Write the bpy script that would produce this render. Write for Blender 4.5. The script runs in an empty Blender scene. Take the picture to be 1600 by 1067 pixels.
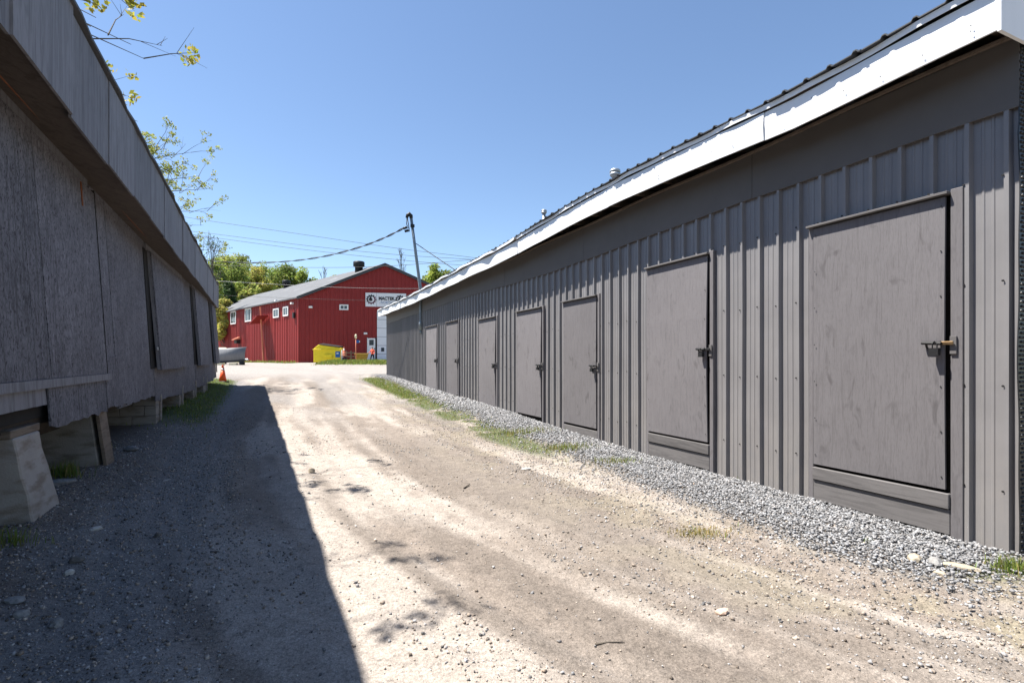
import bpy, bmesh, math, random
import numpy as np
from mathutils import Vector, Matrix, Quaternion
random.seed(7); RNG = np.random.default_rng(7)
scene = bpy.context.scene
COL = scene.collection
# ------------------------------------------------------------------ camera, sky, sun, exposure
F = 800.0; HOR = 562.0; CAMZ = 1.55          # focal length in photo pixels, level horizon row, eye height
cam_d = bpy.data.cameras.new('camera'); cam = bpy.data.objects.new('camera', cam_d); COL.objects.link(cam)
cam_d.sensor_width = 36.0; cam_d.lens = 36.0*F/1600.0
cam_d.shift_y = (HOR-533.5)/1600.0
cam_d.clip_start = 0.05; cam_d.clip_end = 5000
cam.location = (0, 0, CAMZ); cam.rotation_euler = (math.radians(90), 0, 0)
scene.camera = cam
PHI = math.radians(9.0); TANE = 2.0
SUN_EL = math.atan(TANE)
sun_travel = Vector((math.cos(PHI), -math.sin(PHI), -TANE)).normalized()
world = bpy.data.worlds.new('World'); scene.world = world; world.use_nodes = True
wn = world.node_tree.nodes; wl = world.node_tree.links
bg = wn['Background']; bg.inputs['Strength'].default_value = 0.072
sky = wn.new('ShaderNodeTexSky'); sky.sky_type = 'NISHITA'; sky.sun_disc = False
sky.sun_elevation = SUN_EL
to_sun = -sun_travel
sky.sun_rotation = math.atan2(to_sun.x, to_sun.y)
sky.altitude = 250; sky.air_density = 1.0; sky.dust_density = 0.2; sky.ozone_density = 2.6
wl.new(sky.outputs[0], bg.inputs['Color'])
sl = bpy.data.lights.new('sun', 'SUN'); sl.energy = 5.0; sl.angle = math.radians(0.53); sl.color = (1.0, 0.95, 0.87)
so = bpy.data.objects.new('sun', sl); COL.objects.link(so)
so.rotation_euler = sun_travel.to_track_quat('-Z', 'Y').to_euler(); so.location = (-30, 5, 60)
vs = scene.view_settings; vs.view_transform = 'Standard'; vs.look = 'None'; vs.exposure = 1.42; vs.gamma = 1.0; vs.use_curve_mapping = False

# ------------------------------------------------------------------ helpers
def tag(o, label=None, cat=None, group=None, kind=None):
    if label: o['label'] = label
    if cat: o['category'] = cat
    if group: o['group'] = group
    if kind: o['kind'] = kind
    return o
def empty(name, loc=(0,0,0), rz=0.0):
    o = bpy.data.objects.new(name, None); COL.objects.link(o); o.location = loc; o.rotation_euler = (0,0,rz)
    o.empty_display_size = 0.2
    return o
class MB:
    def __init__(s): s.v = []; s.f = []
    def quadbox(s, c8):
        n = len(s.v); s.v += [tuple(p) for p in c8]
        s.f += [tuple(n+i for i in q) for q in ((0,3,2,1),(4,5,6,7),(0,1,5,4),(1,2,6,5),(2,3,7,6),(3,0,4,7))]
        return s
    def box(s, x0, x1, y0, y1, z0, z1):
        x0,x1 = min(x0,x1),max(x0,x1); y0,y1 = min(y0,y1),max(y0,y1); z0,z1 = min(z0,z1),max(z0,z1)
        return s.quadbox([(x0,y0,z0),(x1,y0,z0),(x1,y1,z0),(x0,y1,z0),(x0,y0,z1),(x1,y0,z1),(x1,y1,z1),(x0,y1,z1)])
    def tube(s, pts, rad, seg=8, cap=True):
        pts = [Vector(p) for p in pts]; n0 = len(s.v); k = len(pts)
        if not hasattr(rad, '__len__'): rad = [rad]*k
        prev = None
        for i, p in enumerate(pts):
            d = (pts[min(i+1,k-1)]-pts[max(i-1,0)])
            if d.length < 1e-9: d = Vector((0,0,1))
            d.normalize()
            if prev is None:
                a = d.orthogonal().normalized()
            else:
                a = prev - d*prev.dot(d)
                a = a.normalized() if a.length > 1e-6 else d.orthogonal().normalized()
            prev = a; b = d.cross(a)
            for j in range(seg):
                t = 2*math.pi*j/seg
                s.v.append(tuple(p + (a*math.cos(t)+b*math.sin(t))*rad[i]))
        for i in range(k-1):
            for j in range(seg):
                s.f.append((n0+i*seg+j, n0+i*seg+(j+1)%seg, n0+(i+1)*seg+(j+1)%seg, n0+(i+1)*seg+j))
        if cap:
            s.f.append(tuple(n0+j for j in reversed(range(seg)))); s.f.append(tuple(n0+(k-1)*seg+j for j in range(seg)))
        return s
    def lathe(s, prof, c=(0,0,0), seg=16):
        n0 = len(s.v); k = len(prof)
        for r, z in prof:
            for j in range(seg):
                t = 2*math.pi*j/seg; s.v.append((c[0]+r*math.cos(t), c[1]+r*math.sin(t), c[2]+z))
        for i in range(k-1):
            for j in range(seg):
                s.f.append((n0+i*seg+j, n0+i*seg+(j+1)%seg, n0+(i+1)*seg+(j+1)%seg, n0+(i+1)*seg+j))
        s.f.append(tuple(n0+j for j in reversed(range(seg)))); s.f.append(tuple(n0+(k-1)*seg+j for j in range(seg)))
        return s
    def prism(s, poly, fn0, fn1):
        n = len(s.v); k = len(poly)
        s.v += [tuple(fn0(*p)) for p in poly] + [tuple(fn1(*p)) for p in poly]
        s.f.append(tuple(n+i for i in range(k))); s.f.append(tuple(n+k+i for i in reversed(range(k))))
        for i in range(k): s.f.append((n+i, n+k+i, n+k+(i+1)%k, n+(i+1)%k))
        return s
    def build(s, name, mat, parent=None, smooth=False, bevel=0.0, fix=True, xf=None):
        v = [xf(*p) for p in s.v] if xf else s.v
        me = bpy.data.meshes.new(name); me.from_pydata(v, [], s.f); 
        if fix:
            bm = bmesh.new(); bm.from_mesh(me); bmesh.ops.recalc_face_normals(bm, faces=bm.faces)
            if bevel: bmesh.ops.bevel(bm, geom=list(bm.edges), offset=bevel, segments=1, affect='EDGES')
            bm.to_mesh(me); bm.free()
        me.materials.append(mat)
        if smooth: me.polygons.foreach_set('use_smooth', [True]*len(me.polygons))
        o = bpy.data.objects.new(name, me); COL.objects.link(o); o.parent = parent
        return o
def np_obj(name, V, Fc, mat, parent=None, smooth=False, col=None):
    """V (n,3), Fc (m,k) arrays -> one mesh object; col = per-vertex rgb attribute 'tint'"""
    me = bpy.data.meshes.new(name); V = np.asarray(V, np.float32); Fc = np.asarray(Fc, np.int32)
    m, k = Fc.shape
    me.vertices.add(len(V)); me.vertices.foreach_set('co', V.ravel())
    me.loops.add(m*k); me.loops.foreach_set('vertex_index', Fc.ravel())
    me.polygons.add(m); me.polygons.foreach_set('loop_start', np.arange(0, m*k, k, dtype=np.int32))
    me.polygons.foreach_set('loop_total', np.full(m, k, np.int32))
    if smooth: me.polygons.foreach_set('use_smooth', np.ones(m, bool))
    if col is not None:
        at = me.attributes.new('tint', 'FLOAT_COLOR', 'POINT')
        c4 = np.ones((len(V), 4), np.float32); c4[:, :3] = col; at.data.foreach_set('color', c4.ravel())
    me.update(calc_edges=True); me.materials.append(mat)
    o = bpy.data.objects.new(name, me); COL.objects.link(o); o.parent = parent
    return o
def vnoise(x, y, seed=0):
    x = np.asarray(x, float); y = np.asarray(y, float)
    xi = np.floor(x).astype(np.int64); yi = np.floor(y).astype(np.int64); fx = x-xi; fy = y-yi
    fx = fx*fx*(3-2*fx); fy = fy*fy*(3-2*fy)
    def h(a, b):
        n = (a*374761393 + b*668265263 + seed*1442695041) & 0xffffffff
        n = ((n ^ (n >> 13))*1274126177) & 0xffffffff
        return ((n ^ (n >> 16)) & 0xffff)/65535.0
    return (h(xi,yi)*(1-fx)+h(xi+1,yi)*fx)*(1-fy)+(h(xi,yi+1)*(1-fx)+h(xi+1,yi+1)*fx)*fy
def fbm(x, y, seed=0, o=4):
    s = 0; a = 0.5; t = 0
    for i in range(o):
        s = s + a*vnoise(x*2**i, y*2**i, seed+i*17); t += a; a *= 0.5
    return s/t
def sstep(a, b, x):
    t = np.clip((np.asarray(x, float)-a)/(b-a), 0, 1); return t*t*(3-2*t)

# ------------------------------------------------------------------ materials
class NT:
    def __init__(s, name, rough=0.8, metal=0.0, spec=0.3):
        s.m = bpy.data.materials.new(name); s.m.use_nodes = True; s.t = s.m.node_tree; s.n = s.t.nodes
        s.p = s.n['Principled BSDF']; s.p.inputs['Roughness'].default_value = rough; s.p.inputs['Metallic'].default_value = metal
        s.p.inputs['Specular IOR Level'].default_value = spec
    def node(s, typ, **kw):
        n = s.n.new(typ)
        for k, v in kw.items(): setattr(n, k, v)
        return n
    def link(s, a, b): s.t.links.new(a, b)
    def coord(s, scale=(1,1,1), kind='Object', rand=True):
        tc = s.node('ShaderNodeTexCoord'); mp = s.node('ShaderNodeMapping'); mp.inputs['Scale'].default_value = scale
        s.link(tc.outputs[kind], mp.inputs['Vector'])
        if rand:
            oi = s.node('ShaderNodeObjectInfo'); mu = s.node('ShaderNodeMath', operation='MULTIPLY'); mu.inputs[1].default_value = 37.0
            s.link(oi.outputs['Random'], mu.inputs[0]); s.link(mu.outputs[0], mp.inputs['Location'])
        return mp.outputs[0]
    def noise(s, vec, scale, detail=6, rough=0.6, dist=0.0):
        n = s.node('ShaderNodeTexNoise'); n.inputs['Scale'].default_value = scale; n.inputs['Detail'].default_value = detail
        n.inputs['Roughness'].default_value = rough; n.inputs['Distortion'].default_value = dist
        s.link(vec, n.inputs['Vector']); return n.outputs['Fac']
    def ramp(s, fac, stops):
        r = s.node('ShaderNodeValToRGB'); e = r.color_ramp.elements
        while len(e) < len(stops): e.new(0.5)
        for i, (p, c) in enumerate(stops):
            e[i].position = p; e[i].color = (*c, 1) if hasattr(c, '__len__') else (c, c, c, 1)
        s.link(fac, r.inputs[0]); return r.outputs[0]
    def mix(s, fac, a, b, mode='MIX'):
        m = s.node('ShaderNodeMix', data_type='RGBA', blend_type=mode)
        for sock, v in ((m.inputs[0], fac), (m.inputs[6], a), (m.inputs[7], b)):
            if hasattr(v, 'is_output'): s.link(v, sock)
            elif hasattr(v, '__len__'): sock.default_value = (*v, 1)
            else: sock.default_value = v
        return m.outputs[2]
    def color(s, c):
        if hasattr(c, 'is_output'): s.link(c, s.p.inputs['Base Color'])
        else: s.p.inputs['Base Color'].default_value = (*c, 1)
        return s
    def each(s, c, lo, hi):          # every sheet or board weathers a little differently
        oi = s.node('ShaderNodeObjectInfo'); return s.mix(1.0, c, s.ramp(oi.outputs['Random'], [(0.0, lo), (1.0, hi)]), 'MULTIPLY')
    def bump(s, h, strength=0.3, dist=0.01):
        b = s.node('ShaderNodeBump'); b.inputs['Strength'].default_value = strength; b.inputs['Distance'].default_value = dist
        s.link(h, b.inputs['Height']); s.link(b.outputs[0], s.p.inputs['Normal']); return s
    def rough(s, fac, lo, hi):
        m = s.node('ShaderNodeMapRange'); m.inputs[3].default_value = lo; m.inputs[4].default_value = hi
        s.link(fac, m.inputs[0]); s.link(m.outputs[0], s.p.inputs['Roughness']); return s
M = {}
def simple(name, col, rough=0.7, metal=0.0, var=0.25, scale=6, bump=0.15, spec=0.3, bd=0.004):
    t = NT(name, rough, metal, spec); v = t.coord(); n = t.noise(v, scale)
    t.color(t.ramp(n, [(0.25, tuple(c*(1-var) for c in col)), (0.75, tuple(min(1, c*(1+var)) for c in col))]))
    if bump: t.bump(n, bump, bd)
    M[name] = t.m; return t.m

def m_osb():
    t = NT('weathered_board', 0.85); v = t.coord((1,1,1)); 
    big = t.ramp(t.noise(v, 1.6, 5, 0.7), [(0.32,0.0),(0.68,1.0)]); fl = t.noise(t.coord((44,44,17)), 1.0, 3, 0.7, 1.2)
    streak = t.noise(t.coord((28,28,1.1)), 1.0, 4, 0.6)
    fine = t.noise(t.coord((120,120,30)), 1.0, 3)
    base = t.mix(big, (0.12,0.117,0.132), (0.205,0.20,0.222))
    base = t.mix(t.ramp(fl, [(0.37,1.0),(0.49,0.0)]), base, (0.028,0.025,0.029))
    base = t.mix(t.ramp(fl, [(0.56,0.0),(0.76,0.75)]), base, (0.33,0.325,0.36))
    base = t.mix(t.ramp(streak, [(0.34,0.6),(0.5,0.0)]), base, (0.05,0.047,0.05))
    base = t.mix(t.ramp(fine, [(0.3,0.5),(0.55,0.0)]), base, (0.06,0.055,0.058))
    t.color(t.each(base, 0.88, 1.16)); t.bump(t.mix(0.5, fl, fine), 0.5, 0.004); M['osb'] = t.m
m_osb()
def m_grainwood(name, c0, c1, cd, zs=1.2, xs=26, knots=0.5, gs=0.6, rough=0.75, bd=0.003, bstr=0.4):
    t = NT(name, rough); 
    big = t.noise(t.coord((1,1,1)), 1.6, 4)
    g = t.noise(t.coord((xs,xs,zs)), 1.0, 5, 0.62, 1.1)
    blot = t.noise(t.coord((9,9,4)), 1.0, 3, 0.5, 0.8)
    fine = t.noise(t.coord((xs*4,xs*4,zs*7)), 1.0, 2)
    base = t.mix(big, c0, c1)
    base = t.mix(t.ramp(g, [(0.36,gs),(0.52,0.0)]), base, cd)
    base = t.mix(t.ramp(blot, [(0.60,0.0),(0.74,knots)]), base, cd)
    base = t.mix(t.ramp(fine, [(0.3,0.3),(0.5,0.0)]), base, cd)
    t.color(t.each(base, 0.86, 1.1)); t.bump(t.mix(0.4, g, fine), bstr, bd); M[name] = t.m
m_grainwood('painted_plywood', (0.138,0.13,0.137), (0.175,0.166,0.174), (0.075,0.069,0.072), xs=48, zs=3, knots=0.65, gs=0.32)
m_grainwood('painted_board', (0.12,0.113,0.114), (0.145,0.138,0.138), (0.075,0.071,0.072), zs=20, xs=1.5, knots=0.2)
m_grainwood('fascia_wood', (0.165,0.163,0.178), (0.23,0.225,0.24), (0.08,0.077,0.082), zs=1.0, xs=16, knots=0.3)
m_grainwood('soffit_wood', (0.10,0.08,0.066), (0.15,0.118,0.095), (0.06,0.045,0.035), zs=9, xs=9, knots=0.3)
m_grainwood('raw_timber', (0.15,0.115,0.085), (0.22,0.17,0.125), (0.07,0.05,0.036), zs=14, xs=3, knots=0.4)
def m_siding(name, c0, c1, rough=0.42, spec=0.5, streak=0.35):
    t = NT(name, rough, 0.0, spec)
    st = t.noise(t.coord((14,14,0.5)), 1.0, 4); big = t.noise(t.coord((1,1,1)), 2.2, 5); fine = t.noise(t.coord((1,1,1)), 60, 3)
    base = t.mix(st, c0, c1); base = t.mix(t.ramp(big, [(0.4,0.0),(0.8,streak)]), base, tuple(min(1,c*1.3) for c in c1))
    base = t.mix(t.ramp(fine, [(0.62,0.0),(0.75,0.2)]), base, (0.3,0.28,0.26))
    if name == 'charcoal_siding':
        tc = t.node('ShaderNodeTexCoord'); sx = t.node('ShaderNodeSeparateXYZ'); t.link(tc.outputs['Object'], sx.inputs[0])
        mr = t.node('ShaderNodeMapRange'); mr.inputs[1].default_value = 1.1; mr.inputs[2].default_value = 0.05; t.link(sx.outputs[2], mr.inputs[0])
        mm_ = t.node('ShaderNodeMath', operation='MULTIPLY'); t.link(mr.outputs[0], mm_.inputs[0]); t.link(t.ramp(t.noise(t.coord((6,6,2.5)), 1.0, 5, 0.7), [(0.3,0.0),(0.7,0.45)]), mm_.inputs[1])
        base = t.mix(mm_.outputs[0], base, (0.30,0.27,0.24))
    t.color(t.each(base, 0.93, 1.07)); t.rough(big, rough-0.08, rough+0.14)
    wav = t.noise(t.coord((1,1,1)), 1.8, 2); t.bump(wav, 0.12, 0.02); M[name] = t.m
m_siding('charcoal_siding', (0.165,0.16,0.165), (0.205,0.199,0.203))
m_siding('red_siding', (0.19,0.016,0.016), (0.26,0.026,0.024), 0.55, 0.3, 0.3)
m_siding('white_fascia_metal', (0.66,0.67,0.69), (0.76,0.77,0.79), 0.45, 0.4, 0.1)
m_siding('black_roofing', (0.03,0.032,0.036), (0.05,0.052,0.058), 0.5, 0.5, 0.2)
def m_frieze():
    t = NT('painted_frieze', 0.7); n = t.noise(t.coord((1,1,1)), 3, 5); f = t.noise(t.coord((3,3,60)), 1.0, 3)
    t.color(t.mix(n, (0.10,0.093,0.089), (0.135,0.125,0.119))); t.bump(f, 0.15, 0.002); M['frieze'] = t.m
m_frieze()
def m_concrete(name, c0, c1, stain):
    t = NT(name, 0.9); a = t.noise(t.coord((1,1,1)), 3.5, 7, 0.65); b = t.noise(t.coord((1.5,1.5,5)), 2.0, 5); c = t.noise(t.coord((1,1,1)), 70, 3)
    base = t.mix(a, c0, c1); base = t.mix(t.ramp(b, [(0.48,0.0),(0.66,0.8)]), base, stain)
    t.color(base); t.bump(t.mix(0.4, a, c), 0.6, 0.015); M[name] = t.m
m_concrete('pale_concrete', (0.25,0.225,0.20), (0.42,0.385,0.35), (0.19,0.15,0.115))
m_concrete('block_concrete', (0.21,0.19,0.165), (0.31,0.285,0.25), (0.14,0.11,0.08))
def m_roofasph():
    t = NT('weathered_roof', 0.75); a = t.noise(t.coord((1,1,1)), 0.7, 6); b = t.noise(t.coord((0.4,3,3)), 1.5, 5)
    base = t.mix(b, (0.06,0.064,0.072), (0.125,0.13,0.14)); base = t.mix(t.ramp(a, [(0.55,0),(0.7,0.5)]), base, (0.21,0.215,0.225))
    t.color(base); M['weathered_roof'] = t.m
m_roofasph()
def m_ground():
    t = NT('earth', 0.95, 0, 0.15)
    at = t.node('ShaderNodeAttribute', attribute_name='tint')
    v = t.coord((1,1,1), rand=False)
    n1 = t.noise(v, 1.1, 7, 0.65); n2 = t.noise(v, 9, 6, 0.7); n3 = t.noise(v, 55, 5, 0.7); n4 = t.noise(v, 160, 3, 0.6)
    vo = t.node('ShaderNodeTexVoronoi'); vo.inputs['Scale'].default_value = 48; t.link(v, vo.inputs['Vector'])
    vo2 = t.node('ShaderNodeTexVoronoi'); vo2.inputs['Scale'].default_value = 110; t.link(v, vo2.inputs['Vector'])
    base = at.outputs['Color']
    base = t.mix(1.0, base, t.ramp(n2, [(0.25,0.74),(0.75,1.22)]), 'MULTIPLY')
    base = t.mix(1.0, base, t.ramp(n3, [(0.3,0.68),(0.7,1.28)]), 'MULTIPLY')
    base = t.mix(1.0, base, t.ramp(n4, [(0.3,0.62),(0.65,1.22)]), 'MULTIPLY')
    n5 = t.noise(v, 26, 6, 0.75, 0.5); base = t.mix(1.0, base, t.ramp(n5, [(0.34,0.62),(0.47,1.0),(0.62,1.0),(0.72,1.3)]), 'MULTIPLY')
    base = t.mix(t.ramp(vo2.outputs['Distance'], [(0.08,0.6),(0.2,0.0)]), base, t.mix(1.0, base, (0.45,0.45,0.48), 'MULTIPLY'))
    t.color(base)
    h = t.mix(0.5, n3, t.ramp(vo.outputs['Distance'], [(0.0,1.0),(0.6,0.0)])); h = t.mix(0.35, h, n4); h = t.mix(0.4, h, n2); h = t.mix(0.4, h, n5)
    t.bump(h, 0.8, 0.03); M['earth'] = t.m
m_ground()
def m_tint(name, rough=0.85, trans=False, mult=1.0, rnd=0.35):
    t = NT(name, rough, 0, 0.2); at = t.node('ShaderNodeAttribute', attribute_name='tint')
    n = t.noise(t.coord((1,1,1)), 40 if not trans else 3, 3)
    t.color(t.mix(1.0, at.outputs['Color'], t.ramp(n, [(0.25,1-rnd),(0.75,1+rnd)]), 'MULTIPLY'))
    if trans:
        tr = t.node('ShaderNodeBsdfTranslucent'); t.link(at.outputs['Color'], tr.inputs['Color'])
        mx = t.node('ShaderNodeMixShader'); mx.inputs[0].default_value = 0.4
        t.link(t.p.outputs[0], mx.inputs[1]); t.link(tr.outputs[0], mx.inputs[2]); t.link(mx.outputs[0], t.n['Material Output'].inputs[0])
    M[name] = t.m
m_tint('stone'); m_tint('leaf', 0.6, True); 
simple('bark', (0.10,0.085,0.07), 0.9, var=0.4, scale=20, bump=0.6, bd=0.02)
simple('dark_metal', (0.014,0.014,0.015), 0.5, 0.0, spec=0.4)
simple('galvanised', (0.42,0.44,0.46), 0.4, 0.75, 0.2, 14)
simple('mast_pipe', (0.22,0.25,0.27), 0.45, 0.5, 0.25, 12)
simple('brass', (0.26,0.17,0.09), 0.4, 0.85, 0.25, 30)
simple('white_paint', (0.74,0.74,0.74), 0.5, 0, 0.08, 5, 0.05)
simple('gap_shade_tone', (0.02,0.018,0.016), 0.95); simple('old_beam', (0.05,0.04,0.032), 0.9, 0, 0.3, 8)  # first colour is near-black, standing in for shade inside gaps
simple('membrane', (0.012,0.013,0.015), 0.42, 0, 0.2, 10, 0.1, 0.5)
simple('cable', (0.035,0.035,0.038), 0.6)
simple('wire_grey', (0.20,0.21,0.22), 0.5, 0.3)
simple('yellow_paint', (0.80,0.62,0.015), 0.45, 0, 0.1, 4, 0.08, 0.4)
simple('black_plastic', (0.018,0.018,0.02), 0.5, 0, 0.2, 5)
simple('blue_label', (0.02,0.13,0.38), 0.5, 0, 0.15, 8, 0.0)
simple('cone_orange', (0.85,0.10,0.015), 0.5, 0, 0.12, 6, 0.05, 0.4)
simple('faded_orange', (0.62,0.22,0.13), 0.6, 0, 0.2, 9, 0.1)
simple('mustard', (0.34,0.22,0.03), 0.6, 0, 0.2, 6)
simple('cream_paint', (0.72,0.64,0.42), 0.5, 0, 0.1)
simple('skin', (0.45,0.28,0.2), 0.6); simple('vest_orange', (0.80,0.13,0.07), 0.7); simple('dark_cloth', (0.02,0.022,0.03), 0.9)
simple('sign_white', (0.70,0.71,0.74), 0.5, 0, 0.04, 3, 0.0); simple('sign_black', (0.012,0.012,0.014), 0.5, 0, 0.1, 4, 0.0); simple('sign_maroon', (0.10,0.015,0.03), 0.5, 0, 0.1, 4, 0.0)
simple('sign_blue', (0.10,0.18,0.34), 0.5, 0, 0.1, 4, 0.0)
simple('rust_trim', (0.20,0.07,0.03), 0.9, 0, 0.35, 20)
def m_glass():
    t = NT('window_glass', 0.08, 0, 0.6); t.color((0.05,0.06,0.07)); M['glass'] = t.m
m_glass()
def m_plow():
    t = NT('scuffed_steel', 0.6, 0.0, 0.4); a = t.noise(t.coord((3,1,1)), 3, 5); t.color(t.mix(a, (0.10,0.105,0.115), (0.19,0.195,0.21))); t.bump(a, 0.1, 0.01); M['steel'] = t.m
m_plow()

# ------------------------------------------------------------------ layout frames
A = math.atan(357.0/F); UR = Vector((-math.sin(A), math.cos(A), 0)); NR = Vector((math.cos(A), math.sin(A), 0)); DR = 5.03
B = math.atan(398.0/F); UL = Vector((-math.sin(B), math.cos(B), 0)); NL = Vector((-math.cos(B), -math.sin(B), 0)); DL = 1.87
def sR(px): return (4405.0/(px-443.0) - DR*math.sin(A))/math.cos(A)      # photo column on the right wall -> metres along it
def bend(s):                                   # the shed wall creeps out towards the lane at its far end
    t = min(1.0, max(0.0, (s-11.0)/12.5)); return 0.34*t*t*(3-2*t)
def sL(px):
    s = 10.0
    for _ in range(60):
        d = DL-bend(s); s = 0.5*s+0.5*(F*d/(math.cos(B)*(402.0-px)) + d*math.sin(B))/math.cos(B)
    return s
GY = np.array([-60, 2, 4, 8.5, 13, 16, 19.5, 27, 36, 50, 70, 90, 130, 190, 400, 1500], float)
GZ = np.array([-0.2, .06, .09, .13, .31, .38, .50, .75, .99, 1.27, 1.2, 2.6, 10.0, 18.0, 26, 40], float)
def lane(X, Y): return X + 0.45*Y - 1.5*np.exp(-(np.clip(Y, -2, 60)-2.5)/2.5)
def gz(X, Y, detail=True):
    X = np.asarray(X, float); Y = np.asarray(Y, float)
    z = np.interp(Y, GY, GZ)
    pl = X*math.cos(B)+Y*math.sin(B); qr = X*math.cos(A)+Y*math.sin(A)-DR
    near = (1-sstep(24, 32, Y))
    z = z + near*(0.07*sstep(-0.9, -1.9, pl) - 0.05*sstep(-0.6, -1.6, qr)*sstep(-1.6, -0.4, pl))
    z = z + 0.22*np.exp(-((Y-43.5)/2.4)**2)*sstep(-16.8, -15, X)*sstep(-9.0, -11, X)
    if detail:
        L = lane(X, Y); d = near*sstep(-8, -2, X+0.5*Y*0.9)
        z = z + near*0.075*(fbm(L*1.6, Y*0.16, 3, 3)-0.5)+near*0.03*(fbm(L*5.5, Y*0.35, 13, 2)-0.5) + near*0.03*(fbm(X*3, Y*3, 9, 4)-0.5) + near*0.012*(fbm(X*16, Y*16, 5, 3)-0.5)
    return z
def g1(x, y, d=False): return float(gz(np.array([x]), np.array([y]), d)[0])

# ------------------------------------------------------------------ ground sheet
def axis(parts):
    out = []
    for a, b, st in parts: out += list(np.arange(a, b, st))
    out.append(parts[-1][1]); return np.array(out)
gx = np.concatenate([-np.geomspace(1500, 40, 14), axis([(-36,-14,0.8),(-14,-6.5,0.16),(-6.5,5.5,0.045),(5.5,12,0.3),(12,40,2)]), np.geomspace(46, 1500, 14)])
gy = np.concatenate([-np.geomspace(300, 8, 6), axis([(-6,1.8,0.6),(1.8,8,0.04),(8,14,0.07),(14,28,0.16),(28,60,0.6),(60,120,4)]), np.geomspace(126, 1500, 14)])
XX, YY = np.meshgrid(gx, gy); X = XX.ravel(); Y = YY.ravel(); Z = gz(X, Y)
def grass_mask(X, Y):
    pl = X*math.cos(B)+Y*math.sin(B); qr = X*math.cos(A)+Y*math.sin(A)-DR
    n = fbm(X*1.1, Y*1.1, 31, 4); n2 = fbm(X*4, Y*4, 41, 3)
    right = np.exp(-((qr+1.30-0.01*(Y-10))/0.42)**2)*sstep(5.5, 11, Y)*(1-sstep(24, 26.5, Y))*1.4*sstep(0.34, 0.54, n*0.55+n2*0.45+0.012*np.clip(Y-8,0,12))
    left = sstep(-0.62, -1.15, pl)*sstep(8.5, 12.5, Y)*(1-sstep(22.8, 23.8, Y))*(0.55+0.6*n2)*sstep(-7.0,-1.9,pl)
    bank = np.exp(-((Y-43.3)/2.2)**2)*sstep(-16.4, -15.2, X)*sstep(-9.0, -10.5, X)*1.3
    # strip along the red building's long wall, open ground beyond the yard
    dd = (X+20.8)*0.698+(Y-50)*0.716
    side = np.exp(-((dd+1.2)/1.1)**2)*(X < -20.5)*(Y > 44)*1.1
    far = sstep(62, 80, Y)
    outer = sstep(-9.5, -12, pl)*(Y<40)*0.9 + sstep(14, 18, qr)
    corner = np.exp(-((X-3.35)/0.5)**2-((Y-3.55)/0.25)**2)*0.7
    return np.clip(np.maximum.reduce([right, left, bank, side, far, outer, corner]), 0, 1)
def gravel_mask(X, Y):
    qr = X*math.cos(A)+Y*math.sin(A)-DR; s = -X*math.sin(A)+Y*math.cos(A)
    w = 0.82+0.45*(fbm(s*0.7, s*0+3, 77, 2)-0.5) - 0.022*np.clip(s-3, 0, 20)
    return sstep(-w-0.55, -w+0.1, qr)*(Y < 28)*sstep(1.6,2.3,s)
G = grass_mask(X, Y); GR = gravel_mask(X, Y)
pl = X*math.cos(B)+Y*math.sin(B); L = lane(X, Y)
tan = np.array([0.215,0.182,0.156]); pale = np.array([0.345,0.305,0.27]); greyg = np.array([0.225,0.210,0.20]); dark = np.array([0.205,0.195,0.19]); brown = np.array([0.155,0.125,0.105])
def mixc(c, d, w): return c*(1-w[:,None]) + np.asarray(d)*w[:,None]
c = np.tile(tan, (len(X),1))
st = fbm(L*2.3, Y*0.30, 11, 4); st2 = fbm(L*1.0+5, Y*0.12, 19, 3); blot = fbm(X*2.2, Y*2.2, 23, 4)
c = mixc(c, pale, sstep(0.44, 0.60, st*0.6+st2*0.25+blot*0.2))
c = mixc(c, np.array([0.165,0.140,0.120]), 0.85*sstep(0.50, 0.64, fbm(L*1.4+9, Y*0.16, 51, 3)))
c = mixc(c, greyg, 0.75*sstep(8, 16, Y)*sstep(0.35, 0.62, fbm(L*1.7, Y*0.25, 61, 4)))                 # greyer, stonier lane farther on
c = mixc(c, np.array([0.30,0.275,0.255]), sstep(22, 30, Y)*0.9)                                             # pale gravel road
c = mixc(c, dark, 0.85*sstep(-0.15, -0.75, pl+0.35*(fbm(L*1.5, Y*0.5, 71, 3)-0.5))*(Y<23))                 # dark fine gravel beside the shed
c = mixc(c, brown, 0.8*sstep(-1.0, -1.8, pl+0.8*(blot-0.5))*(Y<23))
c = mixc(c, np.array([0.20,0.185,0.17]), 0.85*sstep(0.0, 1.0, GR+0.35*sstep(0.45,0.6,blot)*sstep(-2.6,-1.6,X*math.cos(A)+Y*math.sin(A)-DR)))
c = mixc(c, np.array([0.13,0.13,0.134]), GR*0.85)
straw = np.array([0.235,0.205,0.155]); green = np.array([0.06,0.085,0.02])
c = mixc(c, straw, np.clip(0.55*sstep(0.45,0.62,fbm(X*2.5,Y*2.5,88,4))*(np.exp(-((X*math.cos(A)+Y*math.sin(A)-DR+1.9)/0.7)**2)*(Y<20)+1.5*sstep(2.2,1.5,-X*math.sin(A)+Y*math.cos(A))*sstep(1.9,2.6,X)), 0, 1))
c = mixc(c, green, sstep(0.25, 0.75, G)*0.85)
ny, nx = len(gy), len(gx); idx = np.arange(nx*ny).reshape(ny, nx)
FQ = np.stack([idx[:-1,:-1].ravel(), idx[:-1,1:].ravel(), idx[1:,1:].ravel(), idx[1:,:-1].ravel()], 1)
ground = np_obj('ground', np.stack([X,Y,Z],1), FQ, M['earth'], None, True, c); tag(ground, kind='structure')

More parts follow.
